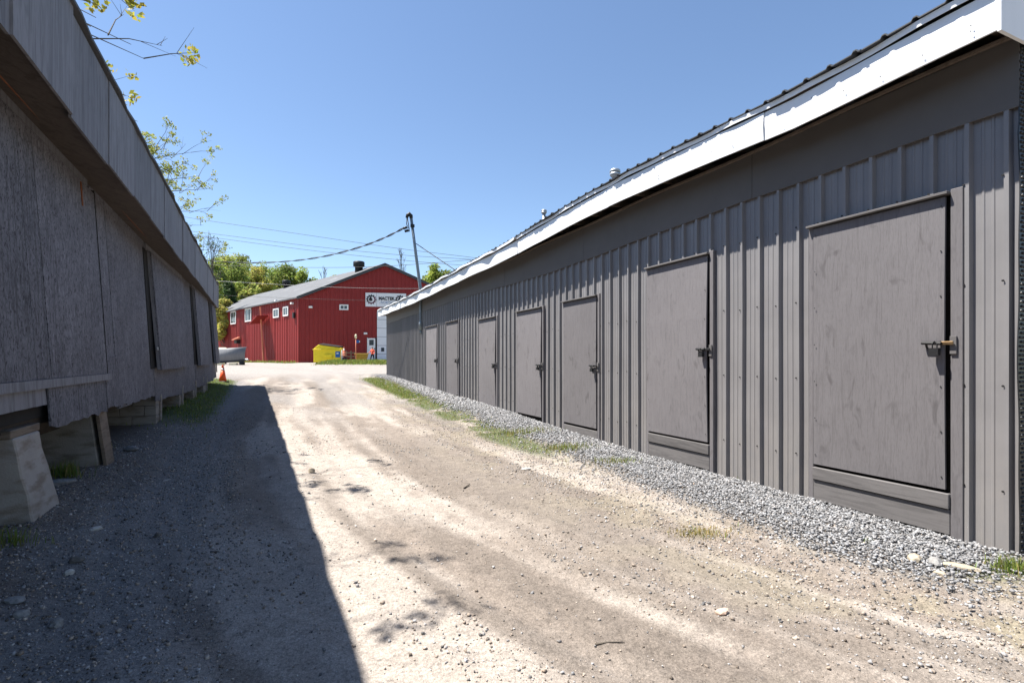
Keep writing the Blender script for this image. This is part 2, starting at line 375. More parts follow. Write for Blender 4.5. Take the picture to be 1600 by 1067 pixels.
# ------------------------------------------------------------------ loose gravel and grass
ICO_V = np.array([(x,y,z) for z in (-1,1) for y in (-1,1) for x in (-1,1)])/1.45
ICO_F = np.array([(0,2,3),(0,3,1),(4,5,7),(4,7,6),(0,1,5),(0,5,4),(2,6,7),(2,7,3),(0,4,6),(0,6,2),(1,3,7),(1,7,5)])
def stones(name, P, size, cols, sink=0.25, flat=(0.45,0.9)):
    n = len(P); V = np.tile(ICO_V, (n,1,1)); V = V*RNG.uniform(0.45,1.25,(n,8,1))+RNG.normal(0,0.12,(n,8,3))
    V = V*np.stack([RNG.uniform(.75,1.25,n), RNG.uniform(.6,1.1,n), RNG.uniform(*flat,n)],1)[:,None,:]
    ax = RNG.normal(size=(n,3))*np.array([0.35,0.35,1.0]); ang = RNG.uniform(0,6.28,n)
    th = ang; cx, sx = np.cos(th), np.sin(th); x = V[:,:,0]*cx[:,None]-V[:,:,1]*sx[:,None]; y = V[:,:,0]*sx[:,None]+V[:,:,1]*cx[:,None]; z = V[:,:,2]
    ti = RNG.normal(0,0.45,n); ct, s_ = np.cos(ti), np.sin(ti); y2 = y*ct[:,None]-z*s_[:,None]; z2 = y*s_[:,None]+z*ct[:,None]
    V = np.stack([x,y2,z2],2)*size[:,None,None]*0.5 + P[:,None,:]; V[:,:,2] += size[:,None]*(0.5-sink)*0.6
    Fc = (ICO_F[None]+8*np.arange(n)[:,None,None]).reshape(-1,3)
    C = np.repeat(cols, 8, axis=0)
    return np_obj(name, V.reshape(-1,3), Fc, M['stone'], None, False, C)
def greys(n, lo=0.12, hi=0.42, warm=0.0):
    v = RNG.uniform(lo, hi, n)**1.0; w = RNG.normal(0,0.02,n)+warm
    return np.stack([v*(1+w), v, v*(1.03-w)],1)
def apron(n, s0, s1, q0, q1, sz):
    s = RNG.uniform(s0, s1, n); q = -np.abs(RNG.beta(1.0,1.25,n))*(q1-q0)-q0
    x = s*UR.x+(DR+q)*NR.x; y = s*UR.y+(DR+q)*NR.y
    keep = RNG.random(n) < np.clip(gravel_mask(x,y)*1.15+0.05, 0, 1); x, y = x[keep], y[keep]
    z = gz(x,y)+RNG.uniform(0,0.02,len(x)); return np.stack([x,y,z],1), RNG.uniform(*sz,len(x))
parts = [apron(27000,1.6,6.5,0.03,1.5,(0.011,0.033)), apron(15000,6.5,13,0.03,1.4,(0.018,0.045)), apron(9000,13,26.5,0.03,1.2,(0.03,0.07))]
P = np.concatenate([p[0] for p in parts]); S = np.concatenate([p[1] for p in parts])
tag(stones('gravel', P, S, greys(len(P),0.12,0.34)), 'crushed grey stone apron along the foot of the charcoal storage building', 'gravel', kind='stuff')
# loose chips over the lane
n = 190000; y = 1.9+RNG.beta(1,2.4,n)*17; x = RNG.uniform(-7,4.5,n)
pl_ = x*math.cos(B)+y*math.sin(B); qr_ = x*math.cos(A)+y*math.sin(A)-DR
dens = 0.055+0.75*sstep(0.1,-0.5,pl_)*sstep(-2.4,-1.4,pl_) + 0.95*sstep(-2.9,-1.2,qr_)+0.35*sstep(0.56,0.68,fbm(lane(x,y)*1.8,y*0.6,91,3))
k = (RNG.random(n) < dens)*(pl_>-2.2)*(qr_<-0.15); x, y = x[k], y[k]
sz = 0.005+0.009*RNG.random(len(x))+0.022*RNG.random(len(x))**7
shade = greys(len(x),0.09,0.42,0.04)*np.where(RNG.random((len(x),1))<0.45, np.array([1.12,0.97,0.82]), 1.0)
tag(stones('loose_chips', np.stack([x,y,gz(x,y)],1), sz, shade), 'small loose stone chips scattered over the dirt lane', 'gravel', kind='stuff')
def blades(name, P, h, w, cols, lean=0.5):
    n = len(P); a = RNG.uniform(0,6.28,n); d = np.stack([np.cos(a),np.sin(a),np.zeros(n)],1); nrm = np.stack([-d[:,1],d[:,0],np.zeros(n)],1)
    le = RNG.normal(0,lean,n)[:,None]; up = np.array([0,0,1.0])
    b0 = P-d*w[:,None]/2; b1 = P+d*w[:,None]/2
    mid = P+up*(h*0.55)[:,None]+nrm*(h[:,None]*le*0.3); tip = P+up*(h*(1-0.25*np.abs(le[:,0])))[:,None]+nrm*(h[:,None]*le)
    V = np.stack([b0,b1,mid+d*w[:,None]*0.35,tip,mid-d*w[:,None]*0.35],1).reshape(-1,3)
    o = 5*np.arange(n)[:,None]; Fc = np.concatenate([o+np.array([0,1,2]), o+np.array([0,2,4]), o+np.array([4,2,3])],0)
    return np_obj(name, V, Fc, M['leaf'], None, False, np.repeat(cols,5,axis=0))
def scatter_grass(n, x0, x1, y0, y1):
    x = RNG.uniform(x0,x1,n); y = RNG.uniform(y0,y1,n); g = grass_mask(x,y); k = RNG.random(n) < g**1.5; x, y = x[k], y[k]
    return np.stack([x,y,gz(x,y)-0.005],1)
def greens(n, dry=0.25):
    d = (RNG.random(n) < dry)[:,None]; v = RNG.uniform(0.7,1.3,n)[:,None]
    return np.where(d, np.array([0.36,0.29,0.12]), np.array([0.17,0.215,0.045])+RNG.normal(0,0.015,(n,3))*np.array([1.5,1,0.3]))*v
PG = scatter_grass(60000,-8,4,6,27); k = PG[:,0]*math.cos(A)+PG[:,1]*math.sin(A)-DR > -3.2; PG = PG[k]
tag(blades('grass', PG, RNG.uniform(0.02,0.07,len(PG))*(1+PG[:,1]*0.015), RNG.uniform(0.004,0.009,len(PG))*(1+PG[:,1]*0.05), greens(len(PG),0.35)), 'thin sunlit grass strip between lane and grey stone apron', 'grass', kind='stuff')
PG = scatter_grass(70000,-14,-3,8,24)
tag(blades('grass', PG, RNG.uniform(0.03,0.10,len(PG)), RNG.uniform(0.006,0.014,len(PG)), greens(len(PG),0.05)), 'green grass verge in the shade of the raised shed', 'grass', kind='stuff')
PG = np.concatenate([scatter_grass(16000,-19,-8,40.5,46.5), scatter_grass(16000,-46,-20,46,74)])
tag(blades('grass', PG, RNG.uniform(0.10,0.32,len(PG)), RNG.uniform(0.03,0.06,len(PG)), greens(len(PG),0.06)), 'long bright grass at the foot of the red building', 'grass', kind='stuff')

# ------------------------------------------------------------------ right: long charcoal storage building
RB = empty('storage_building', (DR*NR.x, DR*NR.y, 0), A-math.pi/2)
tag(RB, 'long charcoal ribbed-metal storage building with a row of plywood doors', 'building')
# local frame: x = -s (s metres along wall away from camera), y = into the building, z up
S0, S1 = 1.953, sR(605); RIB = 0.2455
FRZ0, FRZ1 = CAMZ+1.885, CAMZ+2.40; FAB, FAT = CAMZ+2.33, CAMZ+2.62; OH = 0.42
def frz(s): return FRZ0 - 0.10*math.exp(-((s-9.5)/3.5)**2)
def wob(s): return float(np.interp(s, [1.9,3.5,4.7,6.2,9.2,10.2,20.6,27.8], [-.01,-.03,0,.05,-.01,-.06,-.14,-.05]))+0.006*math.sin(s*0.9+1.0)-0.008*math.sin(s*2.3)
def rib_profile(sa, sb):
    """(s, y) polyline across the sheet between sa and sb: tall ribs every RIB, two low stiffeners between"""
    pts = [(sa, 0.0)]; k0 = math.floor((sa-S0)/RIB)-1
    for k in range(k0, k0+int((sb-sa)/RIB)+4):
        c0 = S0+0.06+k*RIB
        for ds, yy in ((-0.028,0),(-0.016,-0.040),(0.014,-0.040),(0.024,0),(0.080,0),(0.086,-0.005),(0.098,-0.005),(0.104,0),(0.142,0),(0.148,-0.005),(0.160,-0.005),(0.166,0)):
            if sa+0.002 < c0+ds < sb-0.002: pts.append((c0+ds, yy))
    pts.append((sb, 0.0)); return pts
def siding(sa, sb, z0, z1fn, name='siding_sheet'):
    pr = rib_profile(sa, sb); V = []; Fc = []; th = 0.004; k = len(pr)
    zs = [0.0, 0.33, 0.66, 1.0]
    for z in zs:
        for s, yv in pr:
            zz = z0+(z1fn(s)-z0)*z; V.append((-s, yv+0.003*math.sin(s*5+zz*2.0), zz))
    for r in range(len(zs)-1):
        for i in range(k-1): Fc.append((r*k+i, r*k+i+1, (r+1)*k+i+1, (r+1)*k+i))
    n = len(V); V += [(x, y+th+0.02, z) for x, y, z in V]
    Fc += [tuple(n+j for j in reversed(q)) for q in Fc]
    m = MB(); m.v = V; m.f = Fc
    return m.build(name, M['charcoal_siding'], RB)
doors = [(1275,1490,1.372,2.44,2),(1017,1113,1.37,2.43,2),(884,937,1.128,2.33,1),(811,850,1.12,2.34,0),(751,778,1.118,2.33,0),(700,718,1.245,2.35,0),(668,685,1.245,2.33,0)]
spans = []
for l, r, top, h, kick in doors: spans.append((sR(r), sR(l), CAMZ+top, h, kick))
cur = S0
def run(sa, sb, z0, zf):
    n = max(1, round((sb-sa)/(3*RIB))); ed = [sa]
    for i in range(1, n): ed.append(sa+(sb-sa)*i/n)
    ed.append(sb)
    for i in range(n): siding(ed[i], ed[i+1], z0, zf)
zf = lambda s: frz(s)+0.03
for sa, sb, top, h, kick in spans:
    run(cur, sa-0.06, -0.4, zf)
    run(sa-0.06, sb+0.05, top+0.0, zf)
    cur = sb+0.05
run(cur, S1, -0.4, zf)
# screws: rows of small heads on the ribs
m = MB()
for k in range(int((S1-S0)/RIB)+1):
    s = S0+0.06+k*RIB+0.018
    if s > 16: break
    for z in (0.55, 1.35, 2.15, 2.95):
        if any(a-0.08 < s < b+0.07 and z < t for a, b, t, h, kk in spans): continue
        zz = z+0.02*math.sin(k*3.1); m.lathe([(0.009,0),(0.008,0.007)], (0,0,0), 6)
        nv = 12; m.v[-nv:] = [(-s+vx, -0.041-vz, zz+vy) for vx, vy, vz in m.v[-nv:]]
tag(m.build('screw_heads', M['dark_metal'], RB), kind='stuff')
def door(sa, sb, top, h, kick, n):
    x0, x1 = -sb, -sa; bot = top-h
    jr = 0.085 if n == 0 else 0.06
    warp = 0.015+0.01*math.sin(n*2.1)
    p = MB(); nz = 6
    # plywood sheet, slightly bowed
    vs_ = []
    for i in range(nz+1):
        z = bot+(top-0.03-bot)*i/nz; bow = warp*math.sin(math.pi*i/nz)
        vs_.append((z, bow))
    V = []; Fc = []
    for z, bow in vs_:
        for xx in (x0+0.006, (x0+x1)/2, x1-0.035):
            b2 = bow*(1 if xx > x0+0.2 else 0.25)*(0.6 if xx < x1-0.3 else 1.0)
            V.append((xx, -0.052-b2, z))
    k0 = len(V); V += [(a, b_+0.02, c_) for a, b_, c_ in V]
    for i in range(nz):
        for j in range(2):
            q = (i*3+j, i*3+j+1, (i+1)*3+j+1, (i+1)*3+j); Fc.append(q); Fc.append(tuple(k0+w for w in reversed(q)))
    for i in range(nz):
        Fc.append((i*3, (i+1)*3, k0+(i+1)*3, k0+i*3)); Fc.append((i*3+2, k0+i*3+2, k0+(i+1)*3+2, (i+1)*3+2))
    for j in range(2):
        Fc.append((j, k0+j, k0+j+1, j+1)); e = nz*3; Fc.append((e+j, e+j+1, k0+e+j+1, k0+e+j))
    p.v = V; p.f = Fc
    d = p.build('door', M['painted_plywood'], RB)
    if n in (1,): pass
    MB().box(x0-0.05, x0, -0.045, 0.03, -0.3, top-0.01).build('jamb', M['painted_plywood'], d, bevel=0.004)
    MB().box(x1, x1+jr, -0.05, 0.03, -0.3, top+0.02).build('jamb', M['painted_plywood'], d, bevel=0.004)
    MB().box(x0-0.05, x1-0.002, -0.095, 0.0, top-0.018, top+0.004).build('drip_strip', M['painted_board'], d, bevel=0.003)
    MB().box(x0, x1, 0.012, 0.03, -0.3, top-0.02).build('door_shade', M['gap_shade_tone'], d)  # near-black sheet behind the panel paints shade into the door gaps
    g = g1(*( (RB.matrix_basis @ Vector(((x0+x1)/2, -0.2, 0)))[:2] ))
    if kick == 2:
        MB().box(x0+0.004, x1-0.004, -0.068, -0.02, bot-0.155, bot-0.03).build('kick_board', M['painted_board'], d, bevel=0.005)
        MB().box(x0+0.004, x1-0.004, -0.050, -0.015, g+0.02, bot-0.160).build('kick_board', M['painted_board'], d, bevel=0.004)
    elif kick == 1:
        MB().box(x0+0.004, x1-0.004, -0.050, -0.02, g-0.1, bot-0.045).build('kick_board', M['painted_board'], d, bevel=0.004)
    # hasp, bolt and padlock
    hz = top-1.25; hx = x1-0.01
    MB().box(hx+0.012, hx+0.058, -0.066, -0.05, hz-0.075, hz+0.07).build('keeper_plate', M['painted_board'], d, bevel=0.002)
    hb = MB().box(hx-0.06 if n == 0 else hx-0.11, hx+0.045, -0.088, -0.074, hz+0.0, hz+0.028).build('hasp', M['brass' if n == 0 else 'dark_metal'], d, bevel=0.003)
    m = MB(); m.tube([(hx-0.17,-0.10,hz+0.02),(hx-0.03,-0.10,hz+0.012)], 0.015, 8)
    m.tube([(hx-0.14,-0.10,hz+0.02),(hx-0.145,-0.075,hz-0.02),(hx-0.12,-0.075,hz-0.055)], 0.009, 6); m.build('slide_bolt', M['dark_metal'], d)
    m = MB(); m.tube([(hx-0.085,-0.115,hz-0.03),(hx-0.085,-0.115,hz+0.01),(hx-0.070,-0.115,hz+0.03),(hx-0.052,-0.115,hz+0.01),(hx-0.052,-0.115,hz-0.03)], 0.005, 6)
    m.box(hx-0.104, hx-0.036, -0.135, -0.098, hz-0.085, hz-0.025); m.build('padlock', M['dark_metal'], d)
    m = MB()
    for i in range(7):
        for xx in (x0+0.03, x1-0.06): m.lathe([(0.006,0),(0.005,0.004)], (0,0,0), 5); m.v[-10:] = [(xx+a, -0.054-warp*math.sin(math.pi*(i+.5)/7)-c_, bot+0.1+i*(h-0.2)/6+b_) for a, b_, c_ in m.v[-10:]]
    m.build('nail_heads', M['dark_metal'], d)['kind'] = 'stuff'
for n, (sa, sb, top, h, kick) in enumerate(spans): door(sa, sb, top, h, kick, n)
# frieze boards with joints
ed = [S0-0.02, sR(1179)] ; 
while ed[-1]+3.66 < S1-1: ed.append(ed[-1]+3.66)
ed.append(S1+0.01)
for i in range(len(ed)-1):
    a_, b_ = ed[i]+0.003, ed[i+1]-0.003; m = MB(); K = 8; poly = []
    for j in range(K+1): s = a_+(b_-a_)*j/K; poly.append((s, frz(s)+0.006*math.sin(s*3+i)))
    poly += [(b_, FRZ1), (a_, FRZ1)]
    m.prism(poly, lambda s, z: (-s, -0.045, z), lambda s, z: (-s, -0.030, z)); m.build('frieze_board', M['frieze'], RB)
# rafters, soffit deck, ledger pipe
k = 0; s = S0+0.12
while s < S1:
    MB().box(-s-0.02, -s+0.02, -OH+0.03, 0.3, CAMZ+2.50, CAMZ+2.60).build('rafter', M['soffit_wood'], RB); s += 0.61
MB().box(-S1-0.15, -S0+0.05, -OH+0.02, 0.35, CAMZ+2.605, CAMZ+2.62).build('soffit_deck', M['soffit_wood'], RB)
m = MB(); pts = [(-(S0-0.05+(S1-S0)*i/60), -0.075, FRZ1+0.008+0.01*math.sin(i*0.8)) for i in range(61)]; m.tube(pts, 0.022, 6); m.build('ledger_rail', M['soffit_wood'], RB)
# white fascia in lapped lengths, bent drip edge above
fe = [S0-0.05, sR(1560)+1.75, sR(985), sR(836), sR(739), sR(640), S1+0.16]
for i in range(len(fe)-1):
    a_, b_ = fe[i]+0.002, fe[i+1]-0.002; K = max(6, int((b_-a_)/0.35)); out = OH+(0.010 if i % 2 else 0.0); V = []; m = MB()
    poly = [(a_+(b_-a_)*j/K) for j in range(K+1)]
    for s in poly:
        w = wob(s); dent = 0.008*math.sin(s*4.1+i)
        V += [(-s, -out-0.004, FAB+w), (-s, -out-0.012+dent, FAB+w+0.15), (-s, -out-0.004, FAT+w), (-s, -out+0.012, FAT+w), (-s, -out+0.012, FAB+w)]
    for j in range(K):
        for q in range(5): m.f.append((j*5+q, j*5+(q+1)%5, (j+1)*5+(q+1)%5, (j+1)*5+q))
    m.f.append((0,1,2,3,4)); e = K*5; m.f.append((e+4,e+3,e+2,e+1,e)); m.v = V; m.build('fascia_board', M['white_fascia_metal'], RB)
for i in range(len(fe)-1):
    a_, b_ = fe[i]+0.004, fe[i+1]+0.012; K = max(8, int((b_-a_)/0.12)); m = MB(); V = []
    for j in range(K+1):
        s = a_+(b_-a_)*j/K; w = wob(s); far = 1.0 if i >= 3 else 0.0
        o = OH+0.030+0.020*math.sin(s*5.0)*math.sin(s*1.7)+far*(0.040+0.02*math.sin(s*3.3))
        V += [(-s, -o, FAT+w+0.012), (-s, -o-0.004, FAT+w+0.062), (-s, -OH+0.05, FAT+w+0.070), (-s, -OH+0.05, FAT+w+0.062), (-s, -o+0.006, FAT+w+0.055), (-s,-o+0.004, FAT+w+0.012)]
    for j in range(K):
        for q in range(6): m.f.append((j*6+q, j*6+(q+1)%6, (j+1)*6+(q+1)%6, (j+1)*6+q))
    m.f.append((0,1,2,3,4,5)); e = K*6; m.f.append(tuple(e+5-q for q in range(6))); m.v = V; m.build('drip_edge', M['white_fascia_metal'], RB)
m = MB(); s = S0+0.1; j = 0
while s < 14:
    for zz in (0.07, 0.11, 0.20):
        if random.random() < 0.33: 
            m.lathe([(0.005,0),(0.004,0.003)], (0,0,0), 6); m.v[-12:] = [(-s+a_+0.03*zz, -OH-0.024-c_, FAB+wob(s)+zz+b_) for a_, b_, c_ in m.v[-12:]]
    s += 0.31; j += 1
tag(m.build('nail_heads', M['dark_metal'], RB), kind='stuff')
# ribbed black roof sheets: pitch up from the eave to a ridge
RW = 0.92; s = S0-0.07; PITCH = 0.10; i = 0
while s < S1+0.15:
    e = min(s+RW, S1+0.16); pr = [(s,0)]; c0 = s+0.05
    while c0 < e-0.03:
        for ds, zz in ((-0.028,0),(-0.012,0.022),(0.012,0.022),(0.028,0)):
            if s < c0+ds < e: pr.append((c0+ds, zz))
        c0 += 0.23
    pr.append((e,0)); m = MB(); k = len(pr); lip = 0.065+0.012*math.sin(i*2.0)
    for y, z in ((-OH-lip, FAT+0.075), (3.6, FAT+0.075+PITCH*4.0), (8.0, FAT+0.05)):
        for sv, zz in pr: m.v.append((-sv, y, z+zz+wob(sv)*(1 if y < 0 else 0)))
    n = len(m.v)
    for r in range(2):
        for j in range(k-1): m.f.append((r*k+j, r*k+j+1, (r+1)*k+j+1, (r+1)*k+j))
    top = list(m.f); m.v += [(a_, b_, c_-0.010) for a_, b_, c_ in m.v]; m.f += [tuple(n+w for w in reversed(q)) for q in top]
    for j in range(k-1): m.f.append((j, n+j, n+j+1, j+1))
    m.build('roof_sheet', M['black_roofing'], RB); s += RW; i += 1
# near end: return fascia, end wall with dimpled membrane, back wall, far end wall
xe = -S0
MB().box(xe+0.052, xe+0.075, -OH-0.02, 7.9, FAB-0.02, FAT+0.07).build('end_fascia', M['white_fascia_metal'], RB)
MB().box(xe+0.02, xe+0.05, -OH+0.03, 7.8, FAT-0.03, FAT-0.012).build('end_soffit', M['soffit_wood'], RB)
MB().box(xe-0.04, xe+0.002, 0.03, 7.6, -0.4, FAT-0.05).build('end_wall', M['frieze'], RB)
MB().box(xe-0.028, xe+0.006, -0.006, 0.03, -0.4, frz(2)+0.01).build('corner_trim', M['charcoal_siding'], RB, bevel=0.003)
MB().box(-S1+0.0, -S1+0.04, 0.03, 7.6, -0.4, FAT-0.05).build('end_wall', M['charcoal_siding'], RB)
MB().box(-S1+0.04, xe-0.04, 7.56, 7.6, -0.4, FAT-0.05).build('back_wall', M['charcoal_siding'], RB)
mm = MB(); K = 40
for j in range(K+1):
    z = -0.1+(FRZ1-0.02+0.1)*j/K; w = 0.012*math.sin(z*3.0)+0.008*math.sin(z*7.1)
    mm.v += [(xe+0.012, -0.048+w+(0.02 if z > 3.3 else 0), z), (xe+0.012, 0.9, z), (xe+0.020, 0.9, z), (xe+0.020, -0.048+w+(0.02 if z>3.3 else 0), z)]
for j in range(K):
    for q in range(4): mm.f.append((j*4+q, j*4+(q+1)%4, (j+1)*4+(q+1)%4, (j+1)*4+q))
mm.f.append((0,1,2,3)); mm.f.append((K*4+3,K*4+2,K*4+1,K*4))
memb = mm.build('dimpled_membrane', M['membrane'], RB)
mm = MB()
for j in range(118):
    for q in range(8):
        z = 0.0+j*0.033; y = -0.028+q*0.033+(0.0165 if j % 2 else 0)+0.012*math.sin(z*3.0)
        mm.lathe([(0.012,0),(0.010,0.008),(0.004,0.012)], (0,0,0), 6); mm.v[-18:] = [(xe+0.020+c_, y+a_, z+b_) for a_, b_, c_ in mm.v[-18:]]
tag(mm.build('membrane_dimples', M['membrane'], memb), kind='stuff')
# roof vents
def vent(px, py_top, q, rr, hh, cap):
    # ray through photo column px meets the line q metres behind the wall
    dx = (px-800)/F; t = (DR+q)/(dx*math.cos(A)+math.sin(A)); x, y = dx*t, t
    ztop = CAMZ+(HOR-py_top)/F*t; loc = RB.matrix_basis.inverted() @ Vector((x, y, 0)); zr = FAT+0.07+PITCH*(q+OH)
    m = MB(); m.lathe([(rr*1.7, zr-0.03),(rr*1.5, zr+0.05),(rr, zr+0.10),(rr, ztop-cap)], (loc.x, loc.y, 0), 14); v = m.build('vent_pipe', M['galvanised'], RB, True)
    m = MB(); m.lathe([(rr*1.1, ztop-cap),(rr*1.7, ztop-cap*0.72),(rr*1.75, ztop-cap*0.5),(rr*1.35, ztop-cap*0.48),(rr*1.35, ztop-cap*0.42),(rr*1.75, ztop-cap*0.4),(rr*1.7, ztop-0.02),(rr*1.3, ztop)], (loc.x, loc.y, 0), 14); m.build('vent_cap', M['galvanised'], v, True)
vent(961, 265, 2.4, 0.075, 0.5, 0.20); vent(850, 328, 2.2, 0.05, 0.5, 0.13)
# far-end trim
MB().box(-S1-0.16, -S1-0.145, -OH-0.02, 7.8, FAB, FAT+0.06).build('end_fascia', M['white_fascia_metal'], RB)

# ------------------------------------------------------------------ left: weathered shed raised on piers
LB = empty('raised_shed', (DL*NL.x, DL*NL.y, 0), math.pi/2+B)
tag(LB, 'long weathered grey board shed raised on piers along the lane', 'shed')
LE0, LE1 = -9.0, 23.9
def lx(x, y, z): return (x-0.075*(z-CAMZ), y+0.045*(z-CAMZ)-bend(x), z)       # the wall has racked and leans
WT = CAMZ+2.255; DT = CAMZ-0.184; YF = -0.42
def panel(name, s0, s1, z0, z1, y0=0.0, th=0.02, mat='osb', jag=0.0, parent=None, xf=lx):
    """an upright board in short strips, so it can follow the creeping wall"""
    K = max(2, int((s1-s0)/0.09)) if jag else max(1, int((s1-s0)/0.4)); m = MB()
    for j in range(K+1):
        s = s0+(s1-s0)*j/K; zb = z0+(jag*(random.random()-0.4) if jag else 0)
        m.v += [(s, y0-th, zb), (s, y0, zb), (s, y0, z1), (s, y0-th, z1)]
    for j in range(K):
        for q in range(4): m.f.append((j*4+q, j*4+(q+1)%4, (j+1)*4+(q+1)%4, (j+1)*4+q))
    m.f.append((0,1,2,3)); m.f.append((K*4+3,K*4+2,K*4+1,K*4))
    return m.build(name, M[mat], parent or LB, xf=xf)
# wall sheets behind everything (each a board), joints between
s = LE0
sh = [LE0]; 
seams = [sL(65), sL(157), sL(178), sL(237), sL(270), sL(303), sL(318), sL(331)]
x_ = seams[0]-1.22
pre = []
while x_ > LE0+0.5: pre.append(x_); x_ -= 1.22
edges = [LE0]+sorted(pre)+seams+[LE1]
for i in range(len(edges)-1):
    a_, b_ = edges[i]+0.012, edges[i+1]-0.012
    near = b_ < sL(157)+0.01; zlow = {sL(157): -.66, sL(178): -.71, sL(237): -.84, sL(270): -.88, sL(303): -.84, sL(318): -.78, sL(331): -.72}.get(edges[i], -.6)
    if near and b_ > sL(157)-3.72: continue
    panel('wall_panel', a_, b_, DT+0.02 if near else CAMZ+zlow, WT+0.06, 0.0+0.004*math.sin(i*2.3), 0.018, jag=0.0 if near else 0.035)
# near-black backing that paints shade into the joints, floor, end and back walls
panel('wall_backing', LE0, LE1-0.05, CAMZ-0.55, WT+0.05, 0.05, 0.03, 'gap_shade_tone')
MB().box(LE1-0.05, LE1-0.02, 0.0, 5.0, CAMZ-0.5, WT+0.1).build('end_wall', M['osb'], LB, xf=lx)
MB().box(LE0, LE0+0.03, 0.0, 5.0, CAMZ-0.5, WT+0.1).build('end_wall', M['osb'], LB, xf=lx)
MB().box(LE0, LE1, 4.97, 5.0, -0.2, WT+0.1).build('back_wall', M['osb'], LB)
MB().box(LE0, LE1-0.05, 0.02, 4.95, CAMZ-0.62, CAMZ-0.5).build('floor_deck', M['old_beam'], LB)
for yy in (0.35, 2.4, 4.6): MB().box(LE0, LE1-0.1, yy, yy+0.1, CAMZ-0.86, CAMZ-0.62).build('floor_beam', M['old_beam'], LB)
# big sliding door near the camera: two sheets, sill board, header batten
s1 = sL(157)
for a_, b_ in ((s1-3.70, s1-2.45), (s1-2.44, sL(65)-0.010), (sL(65)+0.010, s1-0.01)):
    dpan = panel('door', a_, b_, DT, WT-0.10, -0.045, 0.02)
panel('sill_board', s1-3.75, sL(160)+0.02, DT-0.085, DT-0.002, -0.05, 0.035, 'fascia_wood')
panel('header_board', s1-6.5, s1-0.25, WT-0.085, WT+0.05, -0.03, 0.03, 'fascia_wood')
panel('door_track', s1-6.5, s1-0.27, WT-0.115, WT-0.09, -0.02, 0.02, 'dark_metal')
panel('hinge_strap', s1-0.60, s1-0.56, WT-0.40, WT-0.12, -0.066, 0.008, 'rust_trim')
panel('edge_shade', s1-0.012, s1+0.012, DT, WT-0.06, -0.02, 0.05, 'gap_shade_tone')  # dark strip painted in for the shaded gap at the door's end
# the three hung doors farther along: proud sheets with a painted strip of shade on the near side
def hung(px_strip, px_seam, px_end, zb):
    a_ = sL(px_strip); b_ = sL(px_seam); c_ = sL(px_end)
    panel('door_shade', a_-0.34, a_+0.0, zb+0.02, WT-0.13, -0.018, 0.012, 'gap_shade_tone')  # dark strip laid on the wall as painted shade beside the door
    kick = lambda x, y, z: lx(x, y-0.022*(WT-0.15-z), z)
    panel('seam_shade', b_-0.05, b_+0.05, zb+0.05, WT-0.2, -0.03, 0.03, 'gap_shade_tone', xf=kick)  # dark strip stands in for the shade inside the open seam
    d = panel('door', a_, b_-0.014, zb, WT-0.15, -0.07, 0.028, xf=kick)
    panel('door', b_+0.014, c_, zb+0.03, WT-0.17, -0.062, 0.028, xf=kick)
    panel('door_stile', a_, a_+0.03, zb, WT-0.15, -0.02, 0.05, 'fascia_wood', parent=LB, xf=kick)
    panel('header_board', a_-0.15, c_+0.2, WT-0.14, WT-0.02, -0.02, 0.03, 'fascia_wood')
    return d
d2 = hung(238, 271, 287, CAMZ-0.20); hung(305, 318, 325, CAMZ-0.17); hung(331, 335.5, 337.5, CAMZ-0.15)
a_ = sL(238); panel('latch_plate', a_-0.14, a_+0.02, CAMZ+0.19, CAMZ+0.25, -0.105, 0.012, 'galvanised')
panel('corner_board', LE1-0.16, LE1-0.02, CAMZ-0.5, WT, -0.03, 0.03, 'fascia_wood')
# skirt boards with ragged lower edges
SK = [(s1-5.4, s1-3.9, -0.55, 0.02), (s1-3.88, sL(57), -0.43, 0.01), (sL(60), sL(154), -0.66, 0.055), (sL(157), sL(190), -0.66, 0.04), (sL(193), sL(243), -0.72, 0.05), (sL(244), sL(280), -0.62, 0.05), (sL(281), sL(303), -0.60, 0.04), (sL(304), sL(322), -0.52, 0.03), (sL(323), sL(333), -0.48, 0.03), (sL(333)+0.01, LE1-0.05, -0.42, 0.02)]
for i, (a_, b_, zb, jg) in enumerate(SK[:4]):
    top = DT-0.09 if i < 3 else (CAMZ+0.05 if i == 3 else CAMZ-0.14)
    K = 14; poly = []
    for j in range(K+1):
        s = a_+(b_-a_)*j/K; poly.append((s, CAMZ+zb+jg*(fbm(np.array([s*9.0]), np.array([i*3.0]), 4, 3)[0]-0.5)*1.6 + (-0.02*(s-a_)/(b_-a_) if i in (2,3) else 0)))
    poly += [(b_-0.01, top), (a_+0.005, top)]
    yo = -0.024-0.006*(i % 3); fl = 0.05 if i in (4,) else 0.0
    m = MB(); m.prism(poly, lambda s, z: (s, yo-0.018-fl*(top-z), z), lambda s, z: (s, yo-fl*(top-z), z)); m.build('skirt_board', M['fascia_wood' if i == 1 else 'osb'], LB, xf=lx)
